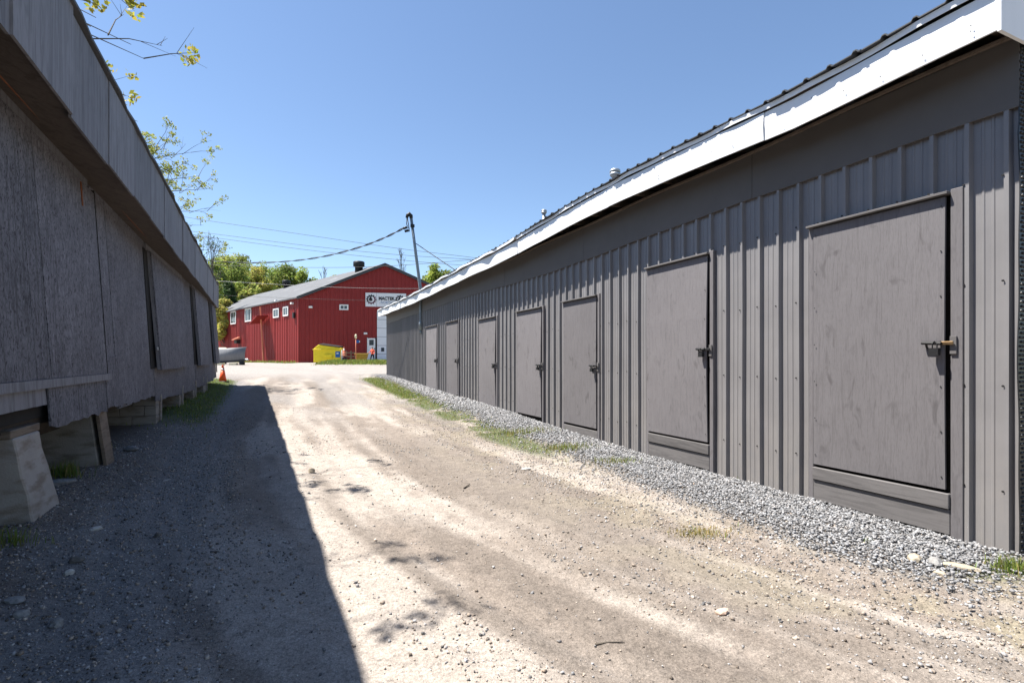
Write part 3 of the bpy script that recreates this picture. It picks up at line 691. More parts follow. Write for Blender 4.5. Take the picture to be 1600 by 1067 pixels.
# deep fascia in upright sheets, soffit, roof
FB, FT_ = CAMZ+2.105, CAMZ+3.016; s = LE0; i = 0
while s < LE1+0.3:
    e = min(s+1.22, LE1+0.35); dz = 0.018*math.sin(i*1.9)+0.012*math.sin(i*4.7); dy = 0.008*math.sin(i*2.7)
    MB().box(s+0.003, e-0.003, YF-0.022+dy, YF+dy, FB+dz*0.6+0.012*math.sin(i), FT_+dz).build('fascia_board', M['fascia_wood'], LB); s = e; i += 1
    if e >= LE1+0.34: break
s = LE0; i = 0
while s < LE1+0.3:
    e = min(s+2.44, LE1+0.33)
    MB().quadbox([(s+.003,YF+0.002,FB+0.03),(e-.003,YF+0.002,FB+0.03),(e-.003,0.12,WT+0.02),(s+.003,0.12,WT+0.02),(s+.003,YF+0.002,FB+0.045),(e-.003,YF+0.002,FB+0.045),(e-.003,0.12,WT+0.035),(s+.003,0.12,WT+0.035)]).build('soffit_board', M['soffit_wood'], LB); s = e; i += 1
    if e >= LE1+0.32: break
m = MB(); m.tube([(LE0+(LE1-LE0)*j/40, -0.06-0.75*bend(LE0+(LE1-LE0)*j/40), WT+0.0-0.012+0.01*math.sin(j)) for j in range(41)], 0.012, 6); m.build('soffit_bead', M['rust_trim'], LB)
# roof: courses of shingles with a slightly wavy edge
m = MB(); K = 90
for j in range(K+1):
    s = LE0-0.05+(LE1+0.42-LE0)*j/K; w = 0.014*math.sin(s*1.3)+0.016*math.sin(j*2.9)
    m.v += [(s, YF-0.055+0.01*math.sin(j*1.7), FT_+0.005+w), (s, YF-0.055+0.01*math.sin(j*1.7), FT_+0.035+w), (s, 2.3, FT_+0.22), (s, 5.4, FT_-0.3), (s, 5.4, FT_-0.34), (s, 2.3, FT_+0.17)]
for j in range(K):
    for q in range(6): m.f.append((j*6+q, j*6+(q+1)%6, (j+1)*6+(q+1)%6, (j+1)*6+q))
m.f.append((0,1,2,3,4,5)); m.f.append(tuple(K*6+5-q for q in range(6))); m.build('roof', M['weathered_roof'], LB)
MB().box(LE1+0.32, LE1+0.345, YF+0.004, 5.3, FB, FT_-0.02).build('end_fascia', M['fascia_wood'], LB)

# piers under the shed (each stands on the ground by itself)
def Lw(s, y, z=0.0): v = Vector((DL*NL.x, DL*NL.y, 0))+UL*s+NL*y; return (v.x, v.y, z)
def pier(name, s0, s1, w, top, mat, label, splay=0.0, rot=0.0, jag=0.02, y0=-0.02):
    c = Lw((s0+s1)/2, y0-bend((s0+s1)/2)); g = g1(c[0], c[1]); o = empty(name, (c[0], c[1], g), math.pi/2+B); h = (s1-s0)/2; H = top-g
    tag(o, label, 'pier', 'piers under the raised shed'); return o, h, H
o, h, H = pier('concrete_pier', sL(18)-0.12, sL(55)-0.06, 0.5, CAMZ-0.66, 'pale_concrete', 'pale splayed concrete pier under the near end of the grey shed')
bm_ = MB(); K = 5
for j in range(K+1):
    f = j/K; z = -0.1+(H+0.1)*f; sp = 0.13*(1-f); r = lambda: random.uniform(-0.012,0.012)
    bm_.v += [(-h+0.10*(1-f)+r(), -0.02-sp+r(), z), (h+0.14*(1-f)+r(), -0.02-sp+r(), z), (h+0.14*(1-f)+r(), 0.75+r(), z), (-h+0.10*(1-f)+r(), 0.75+r(), z)]
for j in range(K):
    for q in range(4): bm_.f.append((j*4+q, j*4+(q+1)%4, (j+1)*4+(q+1)%4, (j+1)*4+q))
bm_.f.append((3,2,1,0)); bm_.f.append((K*4,K*4+1,K*4+2,K*4+3)); bm_.build('shaft', M['pale_concrete'], o, bevel=0.012)
MB().box(-h-0.02, h+0.04, -0.02, 0.8, H+0.002, H+0.07).build('timber_packer', M['raw_timber'], o, bevel=0.006)
o, h, H = pier('plank_pier', sL(148), sL(160), 0.5, CAMZ-0.70, 'block_concrete', 'dark concrete pier with a slanting pale plank on its face')
bm_ = MB().quadbox([(-h,-0.03,-0.1),(h,-0.03,-0.1),(h,0.8,-0.1),(-h,0.8,-0.1),(-h,0.06,H),(h,0.06,H),(h,0.8,H),(-h,0.8,H)]); bm_.build('shaft', M['block_concrete'], o, bevel=0.012)
MB().quadbox([(-h+0.02,-0.11,-0.06),(h+0.03,-0.11,-0.06),(h+0.03,-0.07,-0.06),(-h+0.02,-0.07,-0.06),(-h-0.02,-0.02,H+0.06),(h-0.02,-0.02,H+0.06),(h-0.02,0.02,H+0.06),(-h-0.02,0.02,H+0.06)]).build('plank', M['raw_timber'], o, bevel=0.004)
def block_pier(sa, sb, top, label):
    o, h, H = pier('block_pier', sa, sb, 0.4, top, 'block_concrete', label); zz = -0.05; r = 0; n = max(1, round((H+0.05)/0.2)); ch = (H+0.05)/n
    for r in range(n):
        cut = [-0.02, 0.38, 0.78] if r % 2 == 0 else [-0.02, 0.18, 0.58, 0.78]
        for i in range(len(cut)-1): MB().box(-h+random.uniform(-.006,.006), h+random.uniform(-.006,.006), cut[i]+0.004, cut[i+1]-0.004, zz+r*ch+0.004, zz+(r+1)*ch-0.004).build('concrete_block', M['block_concrete'], o, bevel=0.006)
    MB().box(h-0.09, h-0.06, -0.055, -0.024, 0.02, H+0.0).build('slat', M['pale_concrete'], o, bevel=0.004)
    MB().box(h-0.02, h+0.01, -0.055, -0.024, 0.03, H+0.0).build('slat', M['pale_concrete'], o, bevel=0.004)
block_pier(sL(240), sL(247), CAMZ-0.72, 'stacked concrete block pier with white slats, third from the camera')
block_pier(sL(277), sL(282), CAMZ-0.66, 'concrete block pier with white slats, fourth from the camera')
block_pier(sL(299), sL(303), CAMZ-0.62, 'small block pier near the grass verge, fifth from the camera')
block_pier(sL(315), sL(321), CAMZ-0.55, 'low block pier, sixth from the camera, near the orange cone')

# ------------------------------------------------------------------ red building across the yard
R0 = Vector((-20.8, 50.0, 0)); gdir = Vector((math.cos(math.radians(11)), math.sin(math.radians(11)), 0)); vdir = Vector((-0.716, 0.698, 0)).normalized()
RE = empty('red_building', (R0.x, R0.y, 1.2)); tag(RE, 'large red ribbed-metal building with grey gable roof across the yard', 'building')
HE, HP, HW, LEN = CAMZ+6.125, CAMZ+9.53, 8.0, 36.0
def wp(w, t, z, off=0.0, offs=0.0):
    p = R0+gdir*w+vdir*t; n = Vector((gdir.y, -gdir.x, 0)); ns = Vector((-vdir.y, vdir.x, 0)); ns = ns if ns.dot(gdir) < 0 else -ns
    p = p+n*off+ns*offs; return (p.x-RE.location.x, p.y-RE.location.y, z-RE.location.z)
def roofz(w): return HP-abs(w-HW)*(HP-HE)/HW
def rwall(name, w0, w1, side):
    """one red cladding sheet with trapezoid ribs; side 0 = gable front, 1 = long wall"""
    m = MB(); pr = [(w0, 0)]; st = 0.40 if side == 0 else 0.45; x = w0+0.08
    while x < w1-0.05:
        pr += [(x-0.05,0),(x-0.02,0.045),(x+0.05,0.045),(x+0.08,0)]; x += st
    pr.append((w1, 0))
    if side == 0 and w0 < HW < w1:
        pr = [p for p in pr if abs(p[0]-HW) > 0.02]+[(HW, 0.0)]; pr.sort()
    for zt in (0, 1):
        for w, y in pr:
            z = 0.6 if zt == 0 else (roofz(w)-0.03 if side == 0 else HE-0.02)
            m.v.append(wp(w, 0, z, y) if side == 0 else wp(0, w, z, 0, y))
    k = len(pr)
    for i in range(k-1): m.f.append((i, i+1, k+i+1, k+i))
    n = len(m.v); dv = Vector(wp(0,0,0,-0.05) if side == 0 else wp(0,0,0,0,-0.05))-Vector(wp(0,0,0))
    m.v += [tuple(Vector(p)+dv) for p in m.v]; m.f += [tuple(n+j for j in reversed(q)) for q in m.f]
    return m.build(name, M['red_siding'], RE)
for i in range(8): rwall('wall_sheet', i*2.0+(0.0 if i else 0.03), (i+1)*2.0, 0)
for i in range(12): rwall('wall_sheet', i*3.0+0.003, (i+1)*3.0, 1)
m = MB(); m.v = [wp(2*HW,0,0.5),wp(2*HW,LEN,0.5),wp(2*HW,LEN,HE),wp(2*HW,0,HE), wp(0,LEN,0.5), wp(0,LEN,HE), wp(HW,LEN,HP)]; m.f = [(0,1,2,3),(4,1,2,6,5)]; m.build('rear_wall', M['red_siding'], RE, fix=False)
def slab(pts, th):
    m = MB(); m.v = list(pts)+[(p[0],p[1],p[2]-th) for p in pts]; m.f = [(0,1,2,3),(7,6,5,4)]+[(i,(i+1)%4+0,4+(i+1)%4,4+i) for i in range(4)]; return m
ov = 0.35; kx = (HP-HE)/HW
slab([wp(-ov,-0.3,HE-ov*kx+0.12), wp(HW,-0.3,HP+0.12), wp(HW,LEN+.3,HP+0.12), wp(-ov,LEN+.3,HE-ov*kx+0.12)], 0.14).build('roof', M['weathered_roof'], RE)
slab([wp(HW+0.002,-0.3,HP+0.12), wp(2*HW+ov,-0.3,HE-ov*kx+0.12), wp(2*HW+ov,LEN+.3,HE-ov*kx+0.12), wp(HW+0.002,LEN+.3,HP+0.12)], 0.14).build('roof', M['weathered_roof'], RE)
def rake(w0, w1):
    m = MB(); a0 = HP-abs(w0-HW)*kx; a1 = HP-abs(w1-HW)*kx
    m.quadbox([wp(w0,-0.32,a0-0.12,0),wp(w1,-0.32,a1-0.12,0),wp(w1,-0.32,a1-0.12,-0.02),wp(w0,-0.32,a0-0.12,-0.02),wp(w0,-0.32,a0+0.17,0),wp(w1,-0.32,a1+0.17,0),wp(w1,-0.32,a1+0.17,-0.02),wp(w0,-0.32,a0+0.17,-0.02)]); m.build('rake_trim', M['black_roofing'], RE)
rake(-ov, HW); rake(HW+0.01, 2*HW+ov)
# openings; photo column/row -> place on the wall
def gw(px):            # gable coordinate under photo column px
    t = (px-800)/F; return (t*R0.y-R0.x)/(gdir.x-t*gdir.y)
def sw(px):
    t = (px-800)/F; return (t*R0.y-R0.x)/(vdir.x-t*vdir.y)
def zg(px, py): y = R0.y+gdir.y*gw(px); return CAMZ+(HOR-py)/F*y
def zs(px, py): y = R0.y+vdir.y*sw(px); return CAMZ+(HOR-py)/F*y
def wbox(name, mat, a0, a1, z0, z1, o0, o1, side, parent):
    g = (lambda a, z, o: wp(a,0,z,o)) if side == 0 else (lambda a, z, o: wp(0,a,z,0,o))
    m = MB().quadbox([g(a0,z0,o0),g(a1,z0,o0),g(a1,z0,o1),g(a0,z0,o1),g(a0,z1,o0),g(a1,z1,o0),g(a1,z1,o1),g(a0,z1,o1)]); return m.build(name, M[mat], parent)
def rwin(px0, px1, py0, py1, side):
    pm = (px0+px1)/2
    if side: a0, a1 = sw(px1), sw(px0); z1, z0 = zs(pm,py0), zs(pm,py1)
    else: a0, a1 = gw(px0), gw(px1); z1, z0 = zg(pm,py0), zg(pm,py1)
    fw = 0.12 if not side else 0.13
    w = wbox('window', 'glass', a0+fw, a1-fw, z0+fw, z1-fw, 0.05, 0.07, side, RE)
    for q in ((a0,a0+fw,z0,z1),(a1-fw,a1,z0,z1),(a0+fw,a1-fw,z0,z0+fw),(a0+fw,a1-fw,z1-fw,z1)): wbox('window_frame', 'white_paint', *q, 0.045, 0.11, side, w)
    am = (a0+a1)/2; wbox('mullion', 'white_paint', am-0.03, am+0.03, z0+fw, z1-fw, 0.06, 0.09, side, w)
rwin(361.5,369.5,486.5,506.5,1); rwin(384,393.5,482,502.5,1); rwin(428,436.8,482,496.5,1); rwin(443.5,451.5,479,494,1); rwin(530.5,544.5,476,484.5,0)
# personnel door, overhead door
d = wbox('entry_door', 'white_paint', gw(574.5), gw(586.5), 1.0, zg(580,528.5), 0.05, 0.10, 0, RE)
wbox('door_glass', 'glass', gw(577), gw(584), zg(580,539.5), zg(580,530.8), 0.101, 0.108, 0, d)
wbox('door_handle', 'dark_metal', gw(585.0), gw(585.8), zg(580,546), zg(580,544), 0.10, 0.16, 0, d)
for q in ((gw(573.8), gw(574.5)), (gw(586.5), gw(588.6))): wbox('door_frame', 'white_paint' if q[0] < gw(580) else 'black_plastic', *q, 1.0, zg(580,527.6), 0.045, 0.12, 0, d)
od = None
a0, a1 = gw(589.3), gw(650); ztop = zg(600,486); od = wbox('overhead_door', 'black_plastic', a0+0.02, a1-0.02, 1.0, ztop-0.05, 0.046, 0.05, 0, RE)
for i in range(6):
    z0 = 1.25+(ztop-1.25)*i/6; pnl = wbox('door_panel', 'sign_white', a0, a1, z0+0.015, z0+(ztop-1.25)/6-0.015, 0.052, 0.09, 0, od)
    if i == 1: wbox('door_window', 'glass', gw(595.5), gw(600.5), z0+0.25, z0+0.65, 0.0905, 0.095, 0, pnl)
# wall lights, hooded vents, electric box, service pipe on the long wall
for px, py, side in ((459,474,1),(434,470,1),(486,480,0),(571.5,521,0)):
    if side: a = sw(px); z = zs(px,py)
    else: a = gw(px); z = zg(px,py)
    l = wbox('wall_light', 'white_paint', a-0.16, a+0.16, z-0.10, z+0.08, 0.05, 0.30, side, RE)
a = sw(461); z = zs(461,492.5); wbox('meter_box', 'black_plastic', a-0.15, a+0.15, z-0.3, z+0.25, 0.05, 0.22, 1, RE)
a = sw(374); z = zs(374,532); hv = wbox('hooded_vent', 'black_plastic', a-0.45, a+0.45, z-0.35, z+0.15, 0.05, 0.45, 1, RE)
g = lambda aa, zz, oo: wp(0,aa,zz,0,oo)
m = MB().quadbox([g(a-.5,z+.12,.05),g(a+.5,z+.12,.05),g(a+.5,z+.02,.75),g(a-.5,z+.02,.75),g(a-.5,z+.42,.05),g(a+.5,z+.42,.05),g(a+.5,z+.09,.75),g(a-.5,z+.09,.75)]); m.build('vent_hood', M['faded_orange'], hv)
a = sw(415); zt = zs(415,480)
m = MB(); m.tube([g(a,zt,0.55),g(a-0.1,zt-1.6,0.5),g(a-0.15,2.6,0.35),g(a-0.35,1.2,0.35)], 0.085, 8); sp = m.build('service_pipe', M['faded_orange'], RE)
m = MB().quadbox([g(a-1.0,zt-1.05,.1),g(a+1.1,zt-1.75,.1),g(a+1.1,zt-1.85,1.3),g(a-1.0,zt-1.15,1.3),g(a-1.0,zt-.92,.1),g(a+1.1,zt-1.62,.1),g(a+1.1,zt-1.75,1.3),g(a-1.0,zt-1.05,1.3)]); m.build('pipe_canopy', M['red_siding'], sp)
# roof ventilators
def rvent(w, t, r, h):
    z = roofz(w)+0.1; x, y, zz = wp(w,t,z); m = MB(); m.lathe([(r*0.7,-0.3),(r*0.7,h*0.45),(r,h*0.5),(r,h*0.95),(r*0.85,h)], (x,y,zz), 14); m.build('roof_ventilator', M['black_plastic'], RE, True)
rvent(HW-1.0, 2.8, 0.58, 1.0); rvent(HW-0.2, 23.4, 0.5, 0.95)
# lettered sign with gear-and-flame emblems
def txt(body, size, bold, name, mat, parent, origin, width=1.0):
    cu = bpy.data.curves.new('letters', 'FONT'); cu.body = body; cu.size = size; cu.align_x = 'CENTER'; cu.align_y = 'CENTER'; cu.offset = bold; cu.extrude = 0.006
    o = bpy.data.objects.new('letters', cu); COL.objects.link(o); dg = bpy.context.evaluated_depsgraph_get(); dg.update()
    me = bpy.data.meshes.new_from_object(o.evaluated_get(dg)); bpy.data.objects.remove(o); me.materials.clear(); me.materials.append(M[mat])
    xs_ = [v.co.x for v in me.vertices]; squeeze = width/(max(xs_)-min(xs_))
    for v in me.vertices: v.co = Vector(origin(v.co.x*squeeze, v.co.y, v.co.z))
    ob = bpy.data.objects.new(name, me); COL.objects.link(ob); ob.parent = parent; return ob
s0, s1 = gw(571.2), gw(634.5); sz0, sz1 = zg(571,479), zg(571,457.5)
SG = empty('wall_sign', wp(0,0,0)); SG.location = Vector((R0+gdir*((s0+s1)/2)))+Vector((gdir.y,-gdir.x,0))*0.06+Vector((0,0,sz0)); tag(SG, 'white MACTEK NORTH sign with gear and flame emblems on red gable', 'sign')
W_, H_ = s1-s0, sz1-sz0
def sp_(u, v, d):      # u from sign centre, v up from sign bottom, d outward
    p = gdir*u+Vector((gdir.y,-gdir.x,0))*d; return (p.x, p.y, v)
for a_, b_ in ((-W_/2, -W_/2+W_*0.265), (-W_/2+W_*0.265+0.02, W_/2)): 
    MB().quadbox([sp_(a_,0,0.04),sp_(b_,0,0.04),sp_(b_,0,0.0),sp_(a_,0,0.0),sp_(a_,H_,0.04),sp_(b_,H_,0.04),sp_(b_,H_,0.0),sp_(a_,H_,0.0)]).build('sign_panel', M['sign_white'], SG)
txt('MACTEK', 0.44, 0.022, 'lettering', 'sign_black', SG, lambda x, y, z: sp_(x+0.015*W_, y+0.60*H_, 0.045+z), 0.40*W_)
txt('\u2013NORTH\u2013', 0.33, 0.0, 'lettering', 'sign_blue', SG, lambda x, y, z: sp_(x+0.015*W_, y+0.30*H_, 0.045+z), 0.36*W_)
def gear(cu, cv, R):
    for half, mat in ((0, 'sign_black'), (1, 'sign_maroon')):
        m = MB(); n = 24
        for i in range(n):
            t0 = math.pi*(0.28+half)+math.pi*i/n; t1 = math.pi*(0.28+half)+math.pi*(i+1)/n
            ro = R*(1.0 if (i//2) % 2 == 0 else 0.82); ri = R*0.62
            q = [(ri,t0),(ro,t0),(ro,t1),(ri,t1)]; m.v += [sp_(cu+r*math.cos(t), cv+r*math.sin(t), 0.046+0.006*0) for r, t in q]; k = len(m.v); m.f.append((k-4,k-3,k-2,k-1))
        k = len(m.v); base = list(m.v); m.v += [(p[0]+gdir.y*0.008, p[1]-gdir.x*0.008, p[2]) for p in base]; m.f += [tuple(j+k for j in reversed(f)) for f in list(m.f)]
        m.build('emblem_gear', M[mat], SG, fix=False)
    fl = [(0,-0.5),(0.28,-0.42),(0.38,-0.12),(0.22,0.12),(0.16,0.38),(0.30,0.72),(0.02,0.5),(-0.22,0.18),(-0.36,-0.12),(-0.26,-0.42)]
    m = MB(); m.prism([(cu+a_*R-0.12*R, cv+b_*R+0.12*R) for a_, b_ in fl], lambda u, v: sp_(u,v,0.046), lambda u, v: sp_(u,v,0.056)); m.build('emblem_flame', M['sign_black'], SG)
gear(-W_/2+W_*0.14, H_*0.52, 0.36*H_); gear(W_/2-W_*0.15, H_*0.52, 0.36*H_)

# ------------------------------------------------------------------ yard objects
def at(px, Yd, dz=0.0, d=True):
    x = (px-800)/F*Yd; return Vector((x, Yd, g1(x, Yd, False)+dz))
# dumpster
p = at(514.5, 46.6); D = empty('dumpster', p, math.radians(8)); tag(D, 'bright yellow dumpster with sloping black lid and blue label by red wall', 'dumpster')
w, dp = 1.20, 0.85
prof = [(-w,0.12),(-w,1.32),(-w+0.42,1.68),(w-0.25,1.44),(w,1.40),(w,0.12)]
m = MB(); m.prism(prof, lambda x, z: (x*0.98, -dp, z), lambda x, z: (x*0.98, dp, z)); m.build('body', M['yellow_paint'], D, bevel=0.02)
m = MB(); m.quadbox([(-w+0.50,-dp-0.03,1.70),(w-0.15,-dp-0.03,1.46),(w-0.15,dp+.05,1.46),(-w+0.50,dp+.05,1.70),(-w+0.50,-dp-0.03,1.76),(w-0.15,-dp-0.03,1.52),(w-0.15,dp+.05,1.62),(-w+0.50,dp+.05,1.88)]); m.build('lid', M['black_plastic'], D, bevel=0.015)
m = MB().box(-w-0.05, w+0.02, -dp-0.07, -dp+0.0, 1.22, 1.29); m.build('rim', M['yellow_paint'], D, bevel=0.01)
m = MB().box(-0.22, 0.42, -dp-0.16, -dp-0.005, 0.52, 0.80); m.build('fork_pocket', M['yellow_paint'], D, bevel=0.012)
m = MB().box(0.70, 1.12, -dp-0.012, -dp-0.003, 0.55, 1.10); lb = m.build('label_plate', M['blue_label'], D)
m = MB().box(0.80, 0.98, -dp-0.018, -dp-0.0125, 0.86, 0.98); m.build('label_mark', M['sign_white'], lb)
for sx in (-0.95, 0.95):
    for sy in (-0.6, 0.6): MB().box(sx-0.07, sx+0.07, sy-0.1, sy+0.1, -0.04, 0.118).build('skid', M['dark_metal'], D, bevel=0.01)
# traffic drum with cone
p = at(537.5, 44.0); D = empty('traffic_drum', p); tag(D, 'faded orange traffic drum beside the yellow dumpster', 'traffic drum')
MB().lathe([(0.36,0),(0.36,0.06),(0.27,0.07),(0.27,0.30)], (0,0,0), 16).build('base', M['black_plastic'], D, True)
MB().lathe([(0.255,0.28),(0.25,0.46)], (0,0,0), 16).build('band', M['sign_maroon'], D, True)
MB().lathe([(0.245,0.46),(0.235,0.64)], (0,0,0), 16).build('band', M['faded_orange'], D, True)
MB().lathe([(0.232,0.64),(0.19,0.80)], (0,0,0), 16).build('shoulder', M['faded_orange'], D, True)
p2 = p+Vector((0,0,0.80)); Cn = empty('traffic_cone', p2); tag(Cn, 'faded pinkish traffic cone standing on top of the drum', 'traffic cone', 'traffic cones')
MB().box(-0.17,0.17,-0.17,0.17,0.0,0.03).build('base', M['faded_orange'], Cn, bevel=0.01); MB().lathe([(0.13,0.03),(0.085,0.2)], (0,0,0), 14).build('cone', M['faded_orange'], Cn, True)
MB().lathe([(0.085,0.2),(0.055,0.33)], (0,0,0), 14).build('reflective_band', M['white_paint'], Cn, True); MB().lathe([(0.055,0.33),(0.03,0.45)], (0,0,0), 14).build('tip', M['faded_orange'], Cn, True)
p = at(534.2, 43.7); D = empty('marker_post', p); tag(D, 'slim white marker post between dumpster and traffic drum', 'post')
MB().lathe([(0.05,-0.1),(0.05,0.95),(0.03,1.0)], (0,0,0), 10).build('post', M['white_paint'], D, True); MB().lathe([(0.11,-0.02),(0.10,0.08)], (0,0,0), 10).build('foot', M['cream_paint'], D, True)
# lamp post by the door with rocks at its foot
p = at(556, 47.2); D = empty('lamp_post', p); tag(D, 'thin post with a small pale lantern beside the red wall', 'lamp post')
MB().lathe([(0.04,-0.1),(0.035,2.25)], (0,0,0), 8).build('pole', M['faded_orange'], D, True); MB().lathe([(0.06,2.25),(0.10,2.32),(0.10,2.55),(0.05,2.66)], (0,0,0), 10).build('lantern', M['cream_paint'], D, True)
p = at(560, 48.6); D = empty('wall_plate', p+Vector((0,1.9-0.13,1.35))); 
bx0 = wp(gw(557.5),0,zg(558,535.5),0.06)
bpy.data.objects.remove(D)
w_ = wbox('utility_box', 'blue_label', gw(557), gw(561), zg(558,536), zg(558,531.5), 0.05, 0.18, 0, RE); wbox('gauge', 'white_paint', gw(561.2), gw(562.6), zg(558,535), zg(558,532.5), 0.05, 0.14, 0, RE)
def rock(name, loc, r, col, label, sq=(1,0.8,0.6), group=None, seed=0):
    bm = bmesh.new(); bmesh.ops.create_icosphere(bm, subdivisions=2, radius=1.0); rn = random.Random(seed)
    ph = [rn.uniform(0,6) for _ in range(6)]
    for v in bm.verts:
        d = 1+0.16*math.sin(3*v.co.x+ph[0])*math.cos(2.5*v.co.y+ph[1])+0.12*math.sin(4*v.co.z+ph[2]+2*v.co.x)+0.05*rn.uniform(-1,1)
        v.co = Vector((v.co.x*sq[0], v.co.y*sq[1], v.co.z*sq[2]))*d*r
    rz = rn.uniform(0,6.28); bmesh.ops.rotate(bm, verts=bm.verts, matrix=Matrix.Rotation(rz,3,'Z'))
    me = bpy.data.meshes.new(name); bm.to_mesh(me); bm.free(); at_ = me.attributes.new('tint','FLOAT_COLOR','POINT'); at_.data.foreach_set('color', np.tile(np.array([*col,1],np.float32), len(me.vertices)))
    me.materials.append(M['stone']); o = bpy.data.objects.new(name, me); COL.objects.link(o); o.location = Vector(loc)+Vector((0,0,r*sq[2]*0.35)); tag(o, label, 'rock', group); return o
for i, (px, Yd, r) in enumerate(((554,46.4,.20),(556.5,46.2,.26),(559.3,46.5,.18),(555.6,46.6,.3))): rock('cream_rock', at(px,Yd), r, (0.62,0.52,0.34), ('left','middle','right','rear and largest')[i]+' cream rock of the small heap at the lamp post foot', group='cream rocks at the lamp post', seed=i)
# mustard tub
p = at(565, 48.0); D = empty('storage_tub', p, math.radians(10)); tag(D, 'mustard yellow tapered tub on the grass by the red wall', 'tub')
def taper(x0,y0,x1,y1,z0,z1): return [(-x0,-y0,z0),(x0,-y0,z0),(x0,y0,z0),(-x0,y0,z0),(-x1,-y1,z1),(x1,-y1,z1),(x1,y1,z1),(-x1,y1,z1)]
MB().quadbox(taper(.36,.28,.58,.42,-0.05,0.82)).build('body', M['mustard'], D, bevel=0.02); MB().quadbox(taper(.62,.46,.60,.44,0.822,0.90)).build('rim', M['mustard'], D, bevel=0.015)
# wooden pallet leaning by the wall
p = at(548.5, 49.3); D = empty('timber_rack', p, math.radians(11)); tag(D, 'dark brown slatted timber rack standing against the red wall', 'rack')
for x in (-0.42,0,0.42): MB().box(x-0.05,x+0.05,-0.06,0.06,-0.05,1.15).build('post', M['raw_timber'], D, bevel=0.006)
for z in (0.25,0.6,0.95): MB().box(-0.5,0.5,-0.085,-0.062,z-0.06,z+0.06).build('slat', M['raw_timber'], D, bevel=0.004)
# traffic cone near shed
p = at(348, 21.9); Cn = empty('traffic_cone', p); tag(Cn, 'bright orange traffic cone on the grass at the shed corner', 'traffic cone', 'traffic cones')
MB().box(-0.19,0.19,-0.19,0.19,-0.01,0.035).build('base', M['black_plastic'], Cn, bevel=0.01); MB().lathe([(0.15,0.035),(0.115,0.25),(0.075,0.50)], (0,0,0), 18).build('cone', M['cone_orange'], Cn, True)
MB().lathe([(0.0755,0.50),(0.058,0.58)], (0,0,0), 18).build('reflective_band', M['galvanised'], Cn, True); MB().lathe([(0.058,0.58),(0.036,0.71),(0.03,0.72)], (0,0,0), 18).build('tip', M['cone_orange'], Cn, True)
# steel plow blade on blocks
p = at(361, 42.0); D = empty('plow_blade', p, math.radians(4)); tag(D, 'grey curved steel plow blade on timber blocks beside the red building', 'plow blade')
m = MB(); K = 10
for j in range(K+1):
    f = j/K; z = 0.28+1.12*f; y = -0.42*math.sin(math.pi*f*0.9)*0.6+0.05*f
    m.v += [(-1.5, y+0.25, z-0.10), (1.12-0.10*(1-f), y+0.25, z+0.10), (1.12-0.10*(1-f), y+0.31, z+0.10), (-1.5, y+0.31, z-0.10)]
for j in range(K):
    for q in range(4): m.f.append((j*4+q, j*4+(q+1)%4, (j+1)*4+(q+1)%4, (j+1)*4+q))
m.f.append((3,2,1,0)); m.f.append((K*4,K*4+1,K*4+2,K*4+3)); m.build('blade', M['steel'], D, True)
MB().quadbox([(-1.5,0.14,0.12),(1.0,0.14,0.30),(1.0,0.2,0.30),(-1.5,0.2,0.12),(-1.5,0.14,0.26),(1.0,0.14,0.44),(1.0,0.2,0.44),(-1.5,0.2,0.26)]).build('cutting_edge', M['dark_metal'], D)
for x in (-1.0, 0.1): MB().box(x-0.28, x+0.28, 0.0, 0.5, -0.05, 0.17).build('timber_block', M['cream_paint'], D, bevel=0.01)
MB().lathe([(0.22,-0.05),(0.22,0.26),(0.12,0.3)], (0.72,0.35,0), 12).build('support_foot', M['black_plastic'], D, True)
MB().box(0.9,1.22,0.25,0.5,0.38,0.52).build('hitch_lug', M['galvanised'], D, bevel=0.01)
p = at(344, 45.0); D = empty('propane_tank', p, math.radians(5)); tag(D, 'cream horizontal tank behind the steel plow blade', 'tank')
m = MB(); pr = [(-1.1,0.12),(-1.05,0.3),(-0.9,0.4),(0.45,0.4),(0.6,0.3),(0.65,0.12)]; m.tube([(a_,0,1.05) for a_, r in pr], [r for a_, r in pr], 16); m.build('shell', M['cream_paint'], D, True)
for x in (-0.8,0.35): MB().box(x-0.06,x+0.06,-0.3,0.3,-0.05,0.75).build('saddle', M['dark_metal'], D)
